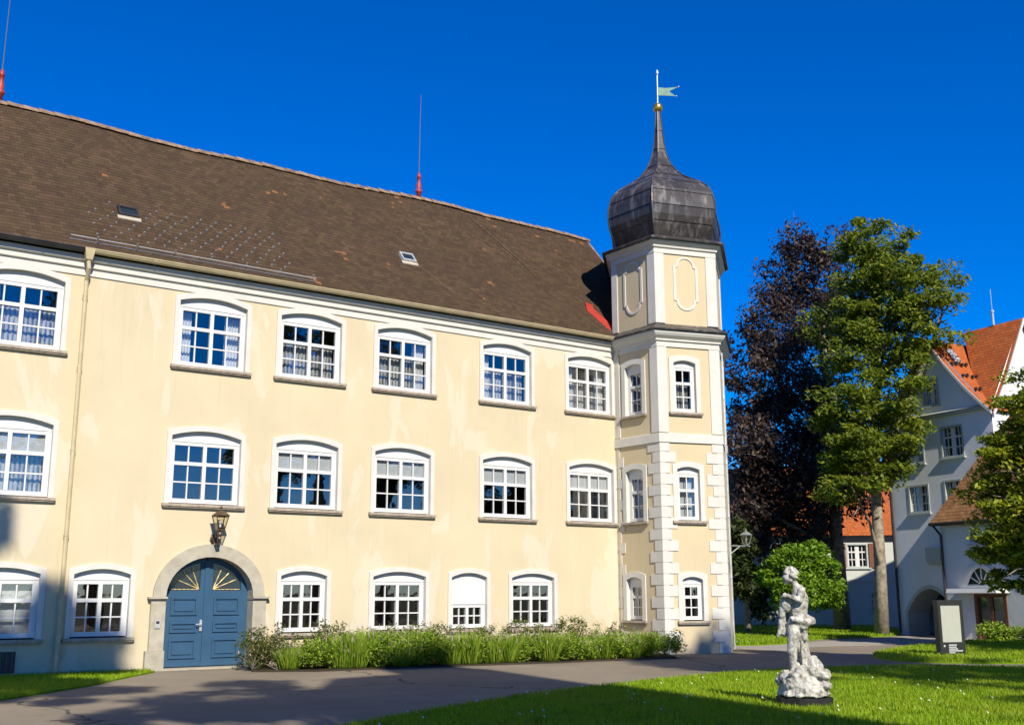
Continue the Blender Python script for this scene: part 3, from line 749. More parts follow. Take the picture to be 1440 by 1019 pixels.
# ---- wall lantern over the portal
def lantern(name, c, yout, label, sc=1.0, mat='bronze', arm=None):
    """c: centre of the lantern bottom"""
    t = thing(name, c, label, 'lamp')
    x, y, z = c; k = sc
    mb = MB()
    wb, wt, h = .10*k, .19*k, .42*k
    co = [(-1, -1), (1, -1), (1, 1), (-1, 1)]
    for i in range(4):
        a, b = co[i], co[(i+1) % 4]
        mb.tube([(x+a[0]*wb, y+a[1]*wb, z), (x+a[0]*wt, y+a[1]*wt, z+h)], .016*k, 5)
        mb.tube([(x+a[0]*wb, y+a[1]*wb, z), (x+b[0]*wb, y+b[1]*wb, z)], .018*k, 5)
        mb.tube([(x+a[0]*wt, y+a[1]*wt, z+h), (x+b[0]*wt, y+b[1]*wt, z+h)], .018*k, 5)
    obj('frame', mb, mat, t)
    mb = MB()
    for i in range(4):
        a, b = co[i], co[(i+1) % 4]
        mb.poly([(x+a[0]*wb, y+a[1]*wb, z), (x+b[0]*wb, y+b[1]*wb, z), (x+b[0]*wt, y+b[1]*wt, z+h), (x+a[0]*wt, y+a[1]*wt, z+h)])
    obj('pane', mb, 'lampglass', t)
    mb = MB(); wr = wt*1.18
    b4 = [(x+a*wr, y+b*wr, z+h+.01) for a, b in co]; m4 = [(x+a*.07*k, y+b*.07*k, z+h+.17*k) for a, b in co]
    mb.add(b4+m4, [(0, 1, 5, 4), (1, 2, 6, 5), (2, 3, 7, 6), (3, 0, 4, 7), (4, 5, 6, 7), (0, 3, 2, 1)])
    mb.lathe((x, y, z+h+.17*k), [(.05*k, 0), (.06*k, .03*k), (.03*k, .07*k), (.045*k, .10*k), (.005, .15*k)], 8)
    obj('cap', mb, mat, t)
    mb = MB(); mb.lathe((x, y, z+.02), [(.03*k, 0), (.03*k, .16*k)], 8); mb.sphere((x, y, z+.24*k), .06*k, 8, 6); obj('bulb', mb, 'paint', t, True)
    mb = MB(); arm(mb, x, y, z, k); obj('bracket', mb, mat, t)
    return t
def arm_portal(mb, x, y, z, k):
    mb.lathe((x, y, z-.30*k), [(.02, 0), (.05, .03), (.03, .08), (.06, .14), (.035, .20), (.08, .28), (.09, .30)], 10)
    mb.tube([(x, y, z-.2), (x, y+.12, z-.32), (x, y+.3, z-.34), (x, -.02, z-.22)], .025, 8)
    mb.tube([(x, -.05, z-.30), (x-.10, -.08, z-.16)], .03, 8); mb.box(x-.07, x+.07, -.03, -.002, z-.42, z-.08)
lantern('wall_lantern', (9.60, -.38, 3.20), -1, 'bronze wall lantern above the arched blue door', .78, 'bronze', arm_portal)

# ================================================================== CORNER TOWER
TC = Vector((24.24, -.35, 0))
tower = thing('corner_tower', tuple(TC), 'slim polygonal yellow corner tower with white quoins and dark onion dome', 'tower')
A = Vector((22.40, -1.93)); hA = rad(-17); B = A+2.08*Vector((math.cos(hA), math.sin(hA))); L = A+1.92*Vector((math.cos(rad(92)), math.sin(rad(92))))
Cv = B+2.6*Vector((math.cos(rad(41)), math.sin(rad(41)))); D_ = Vector((26.4, 1.4)); E_ = Vector((24.2, 1.95))
PLAN = [L, A, B, Cv, D_, E_]
def offset(plan, d):
    n = len(plan); out = []
    c = sum(plan, Vector((0, 0)))/n
    for i in range(n):
        p, a, b = plan[i], plan[i-1], plan[(i+1) % n]
        e1 = (p-a).normalized(); e2 = (b-p).normalized()
        n1 = Vector((e1.y, -e1.x)); n2 = Vector((e2.y, -e2.x))
        if n1.dot(p-c) < 0: n1 = -n1
        if n2.dot(p-c) < 0: n2 = -n2
        m = (n1+n2).normalized(); out.append(p+m*(d/max(.3, m.dot(n1))))
    return out
def ring(mb, levels, cap=True):
    """levels: (offset, z) stacked polygons of the tower plan"""
    o = len(mb.v); n = len(PLAN)
    for d, z in levels: mb.v += [(p.x, p.y, z) for p in offset(PLAN, d)]
    for i in range(len(levels)-1):
        for k in range(n): mb.f.append((o+i*n+k, o+i*n+(k+1) % n, o+(i+1)*n+(k+1) % n, o+(i+1)*n+k))
    if cap:
        mb.f.append(tuple(o+k for k in range(n))); mb.f.append(tuple(o+(len(levels)-1)*n+k for k in range(n)))
def face_fn(P, Q):
    d = (Q-P).normalized(); n = Vector((d.y, -d.x))
    if n.dot((P+Q)/2-TC.xy) < 0: n = -n
    return d, n, (Q-P).length
dF, nF, lF = face_fn(A, B); dL, nL, lL = face_fn(L, A)
putF = lambda u, z, o=0: (A.x+dF.x*u+nF.x*o, A.y+dF.y*u+nF.y*o, z)
putL = lambda u, z, o=0: (L.x+dL.x*u+nL.x*o, L.y+dL.y*u+nL.y*o, z)
FW = [('t_front', .89, 6.96), ('t_front', .90, 3.72), ('t_front_low', .92, .84)]
LW = [('t_front', .87, 6.96), ('t_front', .82, 3.72), ('t_front_low', .70, .84)]
mb = MB()
mkops = lambda W_: [(u+WT[k]['hole'][0], u+WT[k]['hole'][1], z+WT[k]['hole'][2], z+WT[k]['hole'][3], WT[k]['hole'][4]) for k, u, z in W_]
wall_panel(mb, 0, lF, -.3, 12.2, mkops(FW), putF); wall_panel(mb, 0, lL, -.3, 12.2, mkops(LW), putL)
for P, Q in ((B, Cv), (Cv, D_), (D_, E_), (E_, L)): mb.poly([(P.x, P.y, -.3), (Q.x, Q.y, -.3), (Q.x, Q.y, 12.2), (P.x, P.y, 12.2)])
obj('wall', mb, 'tower_yellow', tower)
mb = MB(); ring(mb, [(-.75, .0), (-.75, 12.0)]); obj('interior_core', mb, 'interior', tower)
rF = math.atan2(dF.y, dF.x); rL = math.atan2(dL.y, dL.x)
for k, u, z in FW: put_window(k, tower, putF(u, z), rF, ['halfblind'] if 3 < z < 5 else (['lace'] if z > 5 else []))
for k, u, z in LW: put_window(k, tower, putL(u, z), rL, ['halfblind'] if 3 < z < 5 else [])
# quoins at every visible corner: long and short stones, lower two storeys; plain pilaster strips above
def wrap(mb, P, Q, R_, z0, z1, la, lb, t):
    """corner stone at vertex Q reaching la back along QP and lb along QR"""
    da = (P-Q).normalized(); db = (R_-Q).normalized()
    na = face_fn(P, Q)[1]; nb = face_fn(Q, R_)[1]; m = (na+nb).normalized(); k = t/max(.3, m.dot(na))
    pa, pb = Q+da*la, Q+db*lb
    ol = [pa+na*t, Q+m*k, pb+nb*t, pb-nb*.01, Q-m*.01, pa-na*.01]
    mb.prism([(p.x, p.y, z0) for p in ol], (0, 0, z1-z0))
hq = .325
for (P_, Q_, R_), (la, lb, sa, sb), z_start, t_ in (((L, A, B), (.50, .30, .30, .50), .0, .024), ((A, B, Cv), (.36, .56, .56, .36), .0, .024), ((E_, L, A), (.2, .34, .2, .18), .3, .022), ((B, Cv, D_), (.3, .3, .3, .3), .0, .024)):
    mb = MB(); zq = z_start; i = 0
    while zq < 6.05:
        lo = i % 2 == 0; z1_ = min(zq+hq-.022, 6.10)
        wrap(mb, P_, Q_, R_, zq-.3 if i == 0 else zq, z1_, la if lo else sa, lb if lo else sb, t_)
        wrap(mb, P_, Q_, R_, z1_-.002, zq+hq+.001, .18, .18, t_-.010)
        zq += hq; i += 1
    obj('quoins', mb, 'white', tower)
for (P_, Q_, R_), (la, lb) in (((L, A, B), (.30, .30)), ((A, B, Cv), (.34, .34)), ((E_, L, A), (.2, .24)), ((B, Cv, D_), (.3, .3))):
    for z0, z1 in ((6.42, 9.05), (9.78, 12.1)):
        mb = MB(); wrap(mb, P_, Q_, R_, z0, z1, la, lb, .03); obj('pilaster_strip', mb, 'white', tower)
mb = MB(); ring(mb, [(.0, 6.12), (.05, 6.12), (.05, 6.38), (.0, 6.40)], False); obj('string_course', mb, 'white', tower)
mb = MB(); ring(mb, [(.0, 9.04), (.04, 9.04), (.04, 9.20), (.09, 9.22), (.09, 9.27), (.19, 9.36), (.24, 9.44), (.24, 9.50), (.0, 9.51)], False); obj('middle_cornice', mb, 'white', tower)
mb = MB(); ring(mb, [(.0, 9.512), (.30, 9.512), (.31, 9.55), (.02, 9.74), (.0, 9.76)], False); obj('cornice_roofing', mb, 'onion', tower)
mb = MB(); ring(mb, [(.0, 12.0), (.04, 12.0), (.04, 12.16), (.09, 12.18), (.10, 12.24), (.20, 12.34), (.20, 12.38), (.0, 12.39)], False); obj('upper_cornice', mb, 'white', tower)
# oval-ended blind panels on the drum
def oval(mb, put, u, z, w, h):
    out = []
    n = 10
    for k in range(n+1): out.append((u+w*math.cos(math.pi*k/n)*.78, z+h-w*.7+w*.7*math.sin(math.pi*k/n)))
    o2 = [(u-w, z+h-w*.75), (u-w, z-h+w*.75)]
    for k in range(n+1): out_ = None
    bot = [(u-w*.78*math.cos(math.pi*k/n), z-h+w*.7-w*.7*math.sin(math.pi*k/n)) for k in range(n+1)]
    ol = out+o2+bot+[(u+w, z-h+w*.75), (u+w, z+h-w*.75)]
    il = [(u+(a-u)*.80, z+(b-z)*.93) for a, b in ol]
    m = len(ol)
    for k in range(m):
        p, q, r, s = ol[k], ol[(k+1) % m], il[(k+1) % m], il[k]
        mb.poly([put(*p, .025), put(*q, .025), put(*r, .025), put(*s, .025)]); mb.poly([put(*p, .025), put(*q, .025), put(*q, 0), put(*p, 0)]); mb.poly([put(*s, .025), put(*r, .025), put(*r, 0), put(*s, 0)])
for pu, u in ((putF, 1.04), (putL, .95)):
    mb = MB(); oval(mb, pu, u, 11.08, .42, .86); obj('panel_moulding', mb, 'white', tower)
# onion dome
PROF = [(.93, 12.60), (.985, 12.75), (1.05, 13.0), (1.11, 13.3), (1.13, 13.6), (1.12, 13.9), (1.075, 14.2), (1.0, 14.45), (.88, 14.66), (.72, 14.85), (.57, 15.02), (.45, 15.2), (.35, 15.4), (.265, 15.62), (.195, 15.88), (.14, 16.15), (.10, 16.5), (.075, 16.9), (.05, 17.4), (.035, 17.75)]
def onion_ring(f, z): 
    return [(TC.x+(p.x-TC.x)*f*.925, TC.y+(p.y-TC.y)*f*.925, z) for p in PLAN]
import bisect
def prof_at(z):
    zs_ = [q[1] for q in PROF]; i = max(1, min(len(zs_)-1, bisect.bisect(zs_, z))); (a, za), (b, zb) = PROF[i-1], PROF[i]
    return a+(b-a)*(z-za)/(zb-za)
mb = MB()
ring(mb, [(.0, 12.392), (.30, 12.392), (.31, 12.44), (.08, 12.56), (-.2, 12.62)], False)
z = 12.60; crs = []
while z < 17.7: crs.append(z); z += .50 if z < 15.4 else .7
crs.append(17.75)
for za, zb in zip(crs, crs[1:]):
    ns = 5; st = .012
    for j in range(ns):
        z1_, z2_ = za+(zb-za)*j/ns, za+(zb-za)*(j+1)/ns
        l1 = onion_ring(prof_at(z1_)+st*(1-j/ns), z1_); l2 = onion_ring(prof_at(z2_)+st*(1-(j+1)/ns), z2_)
        for k in range(6): mb.poly([l1[k], l1[(k+1) % 6], l2[(k+1) % 6], l2[k]])
    l0 = onion_ring(prof_at(zb), zb); l1 = onion_ring(prof_at(zb)+st, zb)
    for k in range(6): mb.poly([l0[k], l0[(k+1) % 6], l1[(k+1) % 6], l1[k]])
dome = obj('onion_dome', mb, 'onion', tower)
mb = MB()
for k in range(6):
    mb.tube([onion_ring(prof_at(z)+.012, z)[k] for z in np.linspace(12.6, 17.7, 40)], [.026 if z < 15.5 else .014 for z in np.linspace(12.6, 17.7, 40)], 5)
obj('hip_seam', mb, 'onion', dome)
for p, q in ((PLAN[1], PLAN[2]),):
    mb = MB(); mb.sphere((TC.x+.55, TC.y-.75, 14.98), .035, 8, 6); obj('rivet_ball', mb, 'gold', dome, True)
mb = MB(); mb.sphere((TC.x, TC.y, 17.87), .17, 20, 14); mb.lathe((TC.x, TC.y, 17.66), [(.05, 0), (.075, .02), (.05, .06)], 10); obj('finial_ball', mb, 'gold', tower, True)
mb = MB(); mb.tube([(TC.x, TC.y, 18.0), (TC.x+.02, TC.y, 19.15)], .018, 6); mb.lathe((TC.x+.02, TC.y, 19.08), [(.02, 0), (.05, .05), (.035, .14), (.01, .20)], 8)
vane = obj('weather_vane', mb, 'zinc', tower)
vd = Vector((rgt.x, rgt.y, 0)).normalized()
fl = [(0.03, 18.62), (.34, 18.60), (.72, 18.64), (.40, 18.48), (.62, 18.30), (.30, 18.32), (.03, 18.33)]
mb = MB(); mb.prism([(TC.x+vd.x*u, TC.y+vd.y*u, z) for u, z in fl], (-.012*vd.y, .012*vd.x, 0)); obj('pennant', mb, 'verdigris', vane)
mb = MB(); mb.sphere((TC.x+vd.x*.73, TC.y+vd.y*.73, 18.64), .03, 8, 6); mb.sphere((TC.x+vd.x*.64, TC.y+vd.y*.64, 18.295), .03, 8, 6); obj('vane_ball', mb, 'zinc', vane, True)
# lightning conductor down the right corner
mb = MB(); q = B+Vector((.12, -.02)); p5 = offset(PLAN, .06)[2]; p6 = p5+(Cv-B).normalized()*.25
mb.tube([(p6.x+.02, p6.y-.03, 9.0), (p6.x+.02, p6.y-.03, .1)], .022, 6)
for z in (2.2, 4.0, 5.6, 7.6): mb.tube([(p6.x+.02, p6.y-.03, z-.06), (p6.x+.02, p6.y-.03, z+.06)], .045, 6)
obj('downpipe', mb, 'zinc', tower)
def arm_tower(mb, x, y, z, k):
    mb.tube([(x, y, z-.05), (x, y, z-.02)], .09*k, 8); d = Vector((p6.x-x, p6.y-y, 0))
    mb.tube([(x+d.x, y+d.y, z-.06), (x-d.x*.2, y-d.y*.2, z-.06)], .02, 6); mb.tube([(x+d.x, y+d.y, z-.34), (x+d.x*.35, y+d.y*.35, z-.06)], .016, 6)
lantern('wall_lantern', (p6.x+.66, p6.y-.10, 3.16), -1, 'pale glass lantern on an iron arm at the tower corner', .62, 'lampiron', arm_tower)

# ================================================================== WHITE GABLED HOUSE
n0 = rad(172); HN = Vector((math.cos(n0), math.sin(n0), 0)); HD = Vector((-HN.y, HN.x, 0)); P0 = Vector((40.30, 2.50, 0))
house = thing('gabled_house', tuple(P0), 'white rendered house with steep gable, orange tiled roof and arched gateway', 'building')
Hs = lambda s, z, o=0: tuple(P0+HD*s+HN*o+Vector((0, 0, z)))
GL, GR, GA, GZ, GE = -.72, 4.70, 2.08, 11.85, 8.76
mb = MB()
hwins = [(1.88, 9.25, .85, 1.12), (.78, 6.95, 1.04, 1.28), (2.75, 7.02, 1.14, 1.3), (.83, 4.92, 1.10, 1.18), (2.6, 4.95, .9, 1.2)]
wall_panel(mb, GL, GR, -.3, GE, [(s-w/2, s+w/2, z, z+h, 0.0) for s, z, w, h in hwins[1:]]+[(-.22, 2.25, -.29, .92, .95)], Hs)
wall_panel(mb, GL, GR, GE, GE+.001, [], Hs)
s, z, w, h = hwins[0]
mb.poly([Hs(GL, GE+.001), Hs(s-w/2, GE+.001), Hs(s-w/2, GZ-(GA-(s-w/2))*1.113)])
mb.poly([Hs(s+w/2, GE+.001), Hs(GR, GE+.001), Hs(s+w/2, GZ-((s+w/2)-GA)*1.095)])
mb.poly([Hs(s-w/2, GE+.001), Hs(s+w/2, GE+.001), Hs(s+w/2, z), Hs(s-w/2, z)])
mb.poly([Hs(s-w/2, z+h), Hs(s+w/2, z+h), Hs(s+w/2, GZ-((s+w/2)-GA)*1.095), Hs(GA, GZ), Hs(s-w/2, GZ-(GA-(s-w/2))*1.113)])
for a, b in ((GL, GL), (GR, GR)):
    mb.poly([Hs(a, -.3), Hs(a, -.3, -10), Hs(a, GE, -10), Hs(a, GE)])
hwall = obj('wall', mb, 'housewhite', house)
mb = MB(); mb.poly([Hs(GL, 0, -2.6), Hs(GR, 0, -2.6), Hs(GR, 9.5, -2.6), Hs(GL, 9.5, -2.6)])
for z in (3.0, 6.0, 8.6): mb.poly([Hs(GL, z, -.4), Hs(GR, z, -.4), Hs(GR, z, -2.6), Hs(GL, z, -2.6)])
mb.poly([Hs(-.3, -.02, -.1), Hs(2.4, -.02, -.1), Hs(2.4, -.02, -2.6), Hs(-.3, -.02, -2.6)])
obj('interior_rooms', mb, 'interior', house)
# gateway reveal
mb = MB(); a = arch_pts(-.22, 2.25, .92, .95, 14); a = [(-.22, -.2)]+a+[(2.25, -.2)]
for p, q in zip(a, a[1:]): mb.poly([Hs(*p, .02), Hs(*q, .02), Hs(*q, -1.2), Hs(*p, -1.2)])
for p, q in zip(a, a[1:]):
    f = lambda r: (1.05+(r[0]-1.05)*1.10, r[1]*1.08)
    mb.poly([Hs(*p, .02), Hs(*q, .02), Hs(*f(q), .02), Hs(*f(p), .02)])
obj('gateway', mb, 'greywhite', house)
def simple_window(parent, put, s, z, w, h, mat='greyframe', cols=4, rows=3, dep=-.10):
    fr = MB()
    def bar(a, b, c, d, o0, o1):
        fr.prism([put(a, c, o0), put(b, c, o0), put(b, d, o0), put(a, d, o0)], tuple(Vector(put(0, 0, o1))-Vector(put(0, 0, o0))))
    a, b = s-w/2, s+w/2; t = .08
    bar(a, a+t, z, z+h, .02, dep-.06); bar(b-t, b, z, z+h, .02, dep-.06); bar(a+t, b-t, z, z+t, .018, dep-.06); bar(a+t, b-t, z+h-t, z+h, .018, dep-.06)
    f = None
    bs = MB()
    keep = fr; 
    fr2 = MB(); fr = fr2
    bar(s-.06, s+.06, z+t, z+h-t, dep+.02, dep-.05)
    bar(a+t, s-.06, z+h*.62, z+h*.62+.07, dep+.018, dep-.05); bar(s+.06, b-t, z+h*.62, z+h*.62+.07, dep+.018, dep-.05)
    for m in ((a+t+s-.06)/2, (s+.06+b-t)/2): bar(m-.02, m+.02, z+t, z+h-t, dep+.006, dep-.03)
    for zz in (z+h*.34,): bar(a+t, s-.06, zz-.02, zz+.02, dep+.004, dep-.03); bar(s+.06, b-t, zz-.02, zz+.02, dep+.004, dep-.03)
    for u in (a+t, b-t-.05, s-.10, s+.06): bar(u, u+.05, z+t, z+h-t, dep+.012, dep-.04)
    f = obj('window', fr2, 'paint', parent)
    obj('surround', keep, mat, f)
    p = MB(); p.poly([put(a+t, z+t, dep-.02), put(b-t, z+t, dep-.02), put(b-t, z+h-t, dep-.02), put(a+t, z+h-t, dep-.02)]); obj('pane', p, 'glass', f)
    sl = MB(); sl.prism([put(a-.06, z-.07, .09), put(b+.06, z-.07, .09), put(b+.06, z, .09), put(a-.06, z, .09)], tuple(HN*-.1)); obj('sill', sl, 'greyframe', f)
    return f
for s, z, w, h in hwins: simple_window(house, Hs, s, z, w, h)
# gable cornice
mb = MB(); mb.prism([Hs(GL-.1, GE-.02, .16), Hs(GR-.15, GE-.02, .16), Hs(GR-.15, GE+.10, .16), Hs(GL-.1, GE+.10, .16)], tuple(HN*-.18)); mb.prism([Hs(GL-.1, GE+.101, .22), Hs(GR-.15, GE+.101, .22), Hs(GR-.15, GE+.16, .12), Hs(GL-.1, GE+.16, .12)], tuple(HN*-.2))
obj('gable_cornice', mb, 'greyframe', house)
# main roof with bell-cast eaves; ridge runs straight back from the gable
def roof_strip(mb, pts, o0, o1, n=8):
    ln = 0
    for (s1, z1), (s2, z2) in zip(pts, pts[1:]):
        d = math.hypot(s2-s1, z2-z1)
        mb.poly([Hs(s1, z1, o0), Hs(s1, z1, o1), Hs(s2, z2, o1), Hs(s2, z2, o0)], [(0, ln), (o0-o1, ln), (o0-o1, ln+d), (0, ln+d)]); ln += d
RP = [(GR+.22, GE-.12), (GR-.25, GE+.30), (GR-.95, GE+1.02), (GR-1.8, GE+2.05), (GA, GZ+.12)]
LP = [(GL-.30, GE-.12), (GL+.2, GE+.32), (GL+.9, GE+1.05), (GL+1.7, GE+1.98), (GA, GZ+.12)]
mb = MB(); roof_strip(mb, RP, .22, -9); roof_strip(mb, LP, .22, -9)
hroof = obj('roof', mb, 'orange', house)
mb = MB()
for S in (RP, LP):
    for (s1, z1), (s2, z2) in zip(S, S[1:]): mb.prism([Hs(s1, z1-.02, .25), Hs(s2, z2-.02, .25), Hs(s2, z2-.17, .25), Hs(s1, z1-.17, .25)], tuple(HN*-.05))
obj('verge_board', mb, 'paint', hroof)
# cross wing: gable faces the sun side, ridge parallel to the main front
KX, KZ, KB = 2.15, 12.45, 5.2   # half width, ridge height, back of wing
Ks = lambda o, z, s=GR+.05: tuple(P0+HD*s+HN*(-o)+Vector((0, 0, z)))
mb = MB(); mb.poly([Ks(.0, -.3), Ks(2*KX, -.3), Ks(2*KX, GE), Ks(KX, KZ), Ks(0, GE)]); obj('cross_gable_wall', mb, 'housewhite', house)
mb = MB()
for sgn in (0, 1):
    pts = [(-.12, GE-.25), (.3, GE+.45), (.9, GE+1.42), (KX, KZ+.10)]
    if sgn: pts = [(2*KX-p, z) for p, z in pts]
    ln = 0
    for (o1, z1), (o2, z2) in zip(pts, pts[1:]):
        d = math.hypot(o2-o1, z2-z1); back = lambda o: -3.2+0*o
        sm = lambda z: float(np.interp(z, [q_[1] for q_ in RP], [q_[0] for q_ in RP]))-.12
        a1, a2 = (sm(z1), sm(z2))
        mb.poly([Ks(o1, z1, GR+.22), Ks(o1, z1, a1), Ks(o2, z2, a2), Ks(o2, z2, GR+.22)], [(GR, ln), (a1, ln), (a2, ln+d), (GR, ln+d)]); ln += d
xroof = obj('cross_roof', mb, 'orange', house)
mb = MB()
pts = [(-.12, GE-.25), (.3, GE+.45), (.9, GE+1.42), (KX, KZ+.10), (2*KX-.9, GE+1.42), (2*KX-.3, GE+.45)]
for (o1, z1), (o2, z2) in zip(pts, pts[1:]): mb.prism([Ks(o1, z1, GR+.26), Ks(o2, z2, GR+.26), Ks(o2, z2-.2, GR+.26), Ks(o1, z1-.2, GR+.26)], tuple(HD*-.06))
obj('verge_board', mb, 'paint', xroof)
mb = MB(); c = Vector(Ks(KX, KZ+.1, GR-1.2)); mb.tube([c, c+Vector((0, 0, .55))], .05, 8); mb.sphere(c+Vector((0, 0, .58)), .08, 8, 6); mb.tube([c+Vector((0, 0, .6)), c+Vector((0, 0, 1.55))], .014, 5); obj('lightning_rod', mb, 'zinc', xroof)
# roof light and row of hooks on the main right slope
mb = MB(); 
def RPp(t, o, h=.05):
    i = min(3, int(t*4)); f = t*4-i; (s1, z1), (s2, z2) = RP[i], RP[i+1]; return Hs(s1+(s2-s1)*f+h*.7, z1+(z2-z1)*f+h*.7, o)
mb.prism([RPp(.78, -.45), RPp(.90, -.45), RPp(.90, -.85), RPp(.78, -.85)], (0, 0, .05)); obj('roof_window', mb, 'zinc', hroof)
for t in (.42, .60, .74):
    for k in range(4):
        b = MB(); p = Vector(RPp(t+.01*(k % 2), -.12-.28*k, .08)); b.box(p.x-.05, p.x+.05, p.y-.05, p.y+.05, p.z-.05, p.z+.07); obj('snow_hook', b, 'darkmetal', hroof)
# gateway balcony bay with flowers box
mb = MB(); mb.prism([Hs(1.25, 3.0, .35), Hs(2.0, 3.0, .35), Hs(2.0, 3.5, .35), Hs(1.25, 3.5, .35)], tuple(HN*-.34)); mb.prism([Hs(1.35, 2.82, .28), Hs(1.95, 2.82, .28), Hs(2.0, 3.0, .34), Hs(1.25, 3.0, .34)], tuple(HN*-.27)); obj('balcony', mb, 'greyframe', house)
mb = MB(); mb.tube([Hs(GL+.12, GE-.6, .1), Hs(GL+.12, 2.4, .1), Hs(GL+.14, 1.9, .12), Hs(GL+.14, .1, .12)], .06, 8); obj('downpipe', mb, 'darkmetal', house)

# ---- projecting annex with rough stucco
P1 = P0+HD*2.68+HN*1.0
annex = thing('stucco_annex', tuple(P1), 'low rough white stucco annex with weathered tiled roof and brown glazed door', 'building')
As = lambda s, z, o=0: tuple(P1+HD*s+HN*o+Vector((0, 0, z)))
AE = 4.46
mb = MB(); wall_panel(mb, 0, 9, -.3, AE, [(1.35, 2.65, 3.52, 4.22, 0), (1.4, 2.75, -.29, 1.62, 0), (1.10, 2.32, 1.98, 2.0, .62)], As)
for a in (0, 9): mb.poly([As(a, -.3), As(a, -.3, -1.5), As(a, AE, -1.5), As(a, AE)])
obj('wall', mb, 'stucco', annex)
mb = MB(); mb.poly([As(.2, 0, -1.2), As(8.8, 0, -1.2), As(8.8, AE, -1.2), As(.2, AE, -1.2)]); obj('interior_rooms', mb, 'interior', annex)
mb = MB(); ev = .30
f1 = [As(-.25, AE-.08, ev), As(9, AE-.08, ev), As(9, 8.8, -1.3), As(3.1, 8.8, -1.3)]
mb.poly(f1, [(0, 0), (9.2, 0), (9.2, 5), (2.8, 5)])
mb.poly([As(-.25, AE-.08, ev), As(3.1, 8.8, -1.3), As(-.25, AE-.08, -.9)], [(0, 0), (2.8, 5), (-3.5, 0)])
mb.prism([As(-.25, AE-.20, ev), As(9, AE-.20, ev), As(9, AE-.085, ev), As(-.25, AE-.085, ev)], tuple(HN*-.05))
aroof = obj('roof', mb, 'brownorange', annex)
mb = MB(); mb.tube([As(-.2, AE-.12, ev+.06), As(9, AE-.12, ev+.06)], .06, 8); mb.tube([As(-.1, AE-.15, ev), As(.08, AE-.55, .08), As(.08, .1, .08)], .05, 8); obj('gutter', mb, 'darkmetal', annex)
simple_window(annex, As, 2.0, 3.52, 1.3, .70, 'paint')
# fanlight, canopy and glazed door
mb = MB(); c = (1.71, 2.0)
for k in range(7):
    an = math.pi*k/6; mb.prism([As(c[0]+.10*math.cos(an)-.02*math.sin(an), c[1]+.10*math.sin(an)+.02*math.cos(an), -.05), As(c[0]+.6*math.cos(an)-.02*math.sin(an), c[1]+.6*math.sin(an)+.02*math.cos(an), -.05), As(c[0]+.6*math.cos(an)+.02*math.sin(an), c[1]+.6*math.sin(an)-.02*math.cos(an), -.05), As(c[0]+.10*math.cos(an)+.02*math.sin(an), c[1]+.10*math.sin(an)-.02*math.cos(an), -.05)], tuple(HN*-.04))
ar = [(c[0]-.64*math.cos(math.pi*k/12), c[1]+.64*math.sin(math.pi*k/12)) for k in range(13)]
for p, q in zip(ar, ar[1:]):
    g_ = lambda r: (c[0]+(r[0]-c[0])*1.22, c[1]+(r[1]-c[1])*1.22)
    mb.prism([As(*p, .05), As(*q, .05), As(*g_(q), .05), As(*g_(p), .05)], tuple(HN*-.15))
fan = obj('fanlight', mb, 'paint', annex)
mb = MB(); mb.poly([As(*p, -.09) for p in ar]); obj('pane', mb, 'skylight', fan)
mb = MB(); mb.prism([As(.70, 1.70, .75), As(2.95, 1.70, .75), As(2.95, 1.86, .70), As(.70, 1.86, .70)], tuple(HN*-.76)); obj('canopy', mb, 'paint', annex)
mb = MB()
def abar(a, b, c_, d, o0, o1): mb.prism([As(a, c_, o0), As(b, c_, o0), As(b, d, o0), As(a, d, o0)], tuple(HN*(o1-o0)))
abar(1.36, 1.5, 0, 1.66, .03, -.15); abar(2.65, 2.79, 0, 1.66, .03, -.15); abar(1.5, 2.65, 1.54, 1.66, .028, -.15); abar(2.0, 2.14, 0, 1.54, -.02, -.1); abar(1.5, 2.0, 0, .3, -.04, -.1); abar(2.14, 2.65, 0, .3, -.04, -.1)
dr = obj('door', mb, 'brownwood', annex)
mb = MB(); mb.poly([As(1.5, .3, -.07), As(2.65, .3, -.07), As(2.65, 1.54, -.07), As(1.5, 1.54, -.07)]); obj('pane', mb, 'glass', dr)

# ---- long rear building behind the trees
FB0 = Vector((34.5, 24.5, 0)); FB1 = Vector((51.0, 9.0, 0)); fd = (FB1-FB0); fl_ = fd.length; fd.normalize(); fn = Vector((-fd.y, fd.x, 0))
if fn.dot(CAM-FB0) < 0: fn = -fn
far = thing('rear_house', tuple(FB0), 'long pale rear house with orange roof, half hidden behind the trees', 'building')
Fs = lambda s, z, o=0: tuple(FB0+fd*s+fn*o+Vector((0, 0, z)))
EV = 4.75
fw = [(s, .72, .85, 1.05) for s in (3, 6, 9, 12, 15, 18.3, 20.1)]+[(s, 3.0, 1.1, 1.25) for s in (4, 8, 12, 16, 19.2)]
mb = MB(); wall_panel(mb, 0, fl_, -.3, EV, [(s-w/2, s+w/2, z, z+h, 0) for s, z, w, h in fw], Fs); mb.poly([Fs(0, -.3), Fs(0, -.3, -7), Fs(0, EV, -7), Fs(0, EV)])
obj('wall', mb, 'greywhite', far)
mb = MB(); mb.poly([Fs(0, 0, -1.5), Fs(fl_, 0, -1.5), Fs(fl_, EV, -1.5), Fs(0, EV, -1.5)]); obj('interior_rooms', mb, 'interior', far)
mb = MB(); mb.prism([Fs(0, 2.3, .06), Fs(fl_, 2.3, .06), Fs(fl_, 2.42, .06), Fs(0, 2.42, .06)], tuple(fn*-.06)); obj('string_course', mb, 'greywhite', far)
for s, z, w, h in fw: simple_window(far, Fs, s, z, w, h)
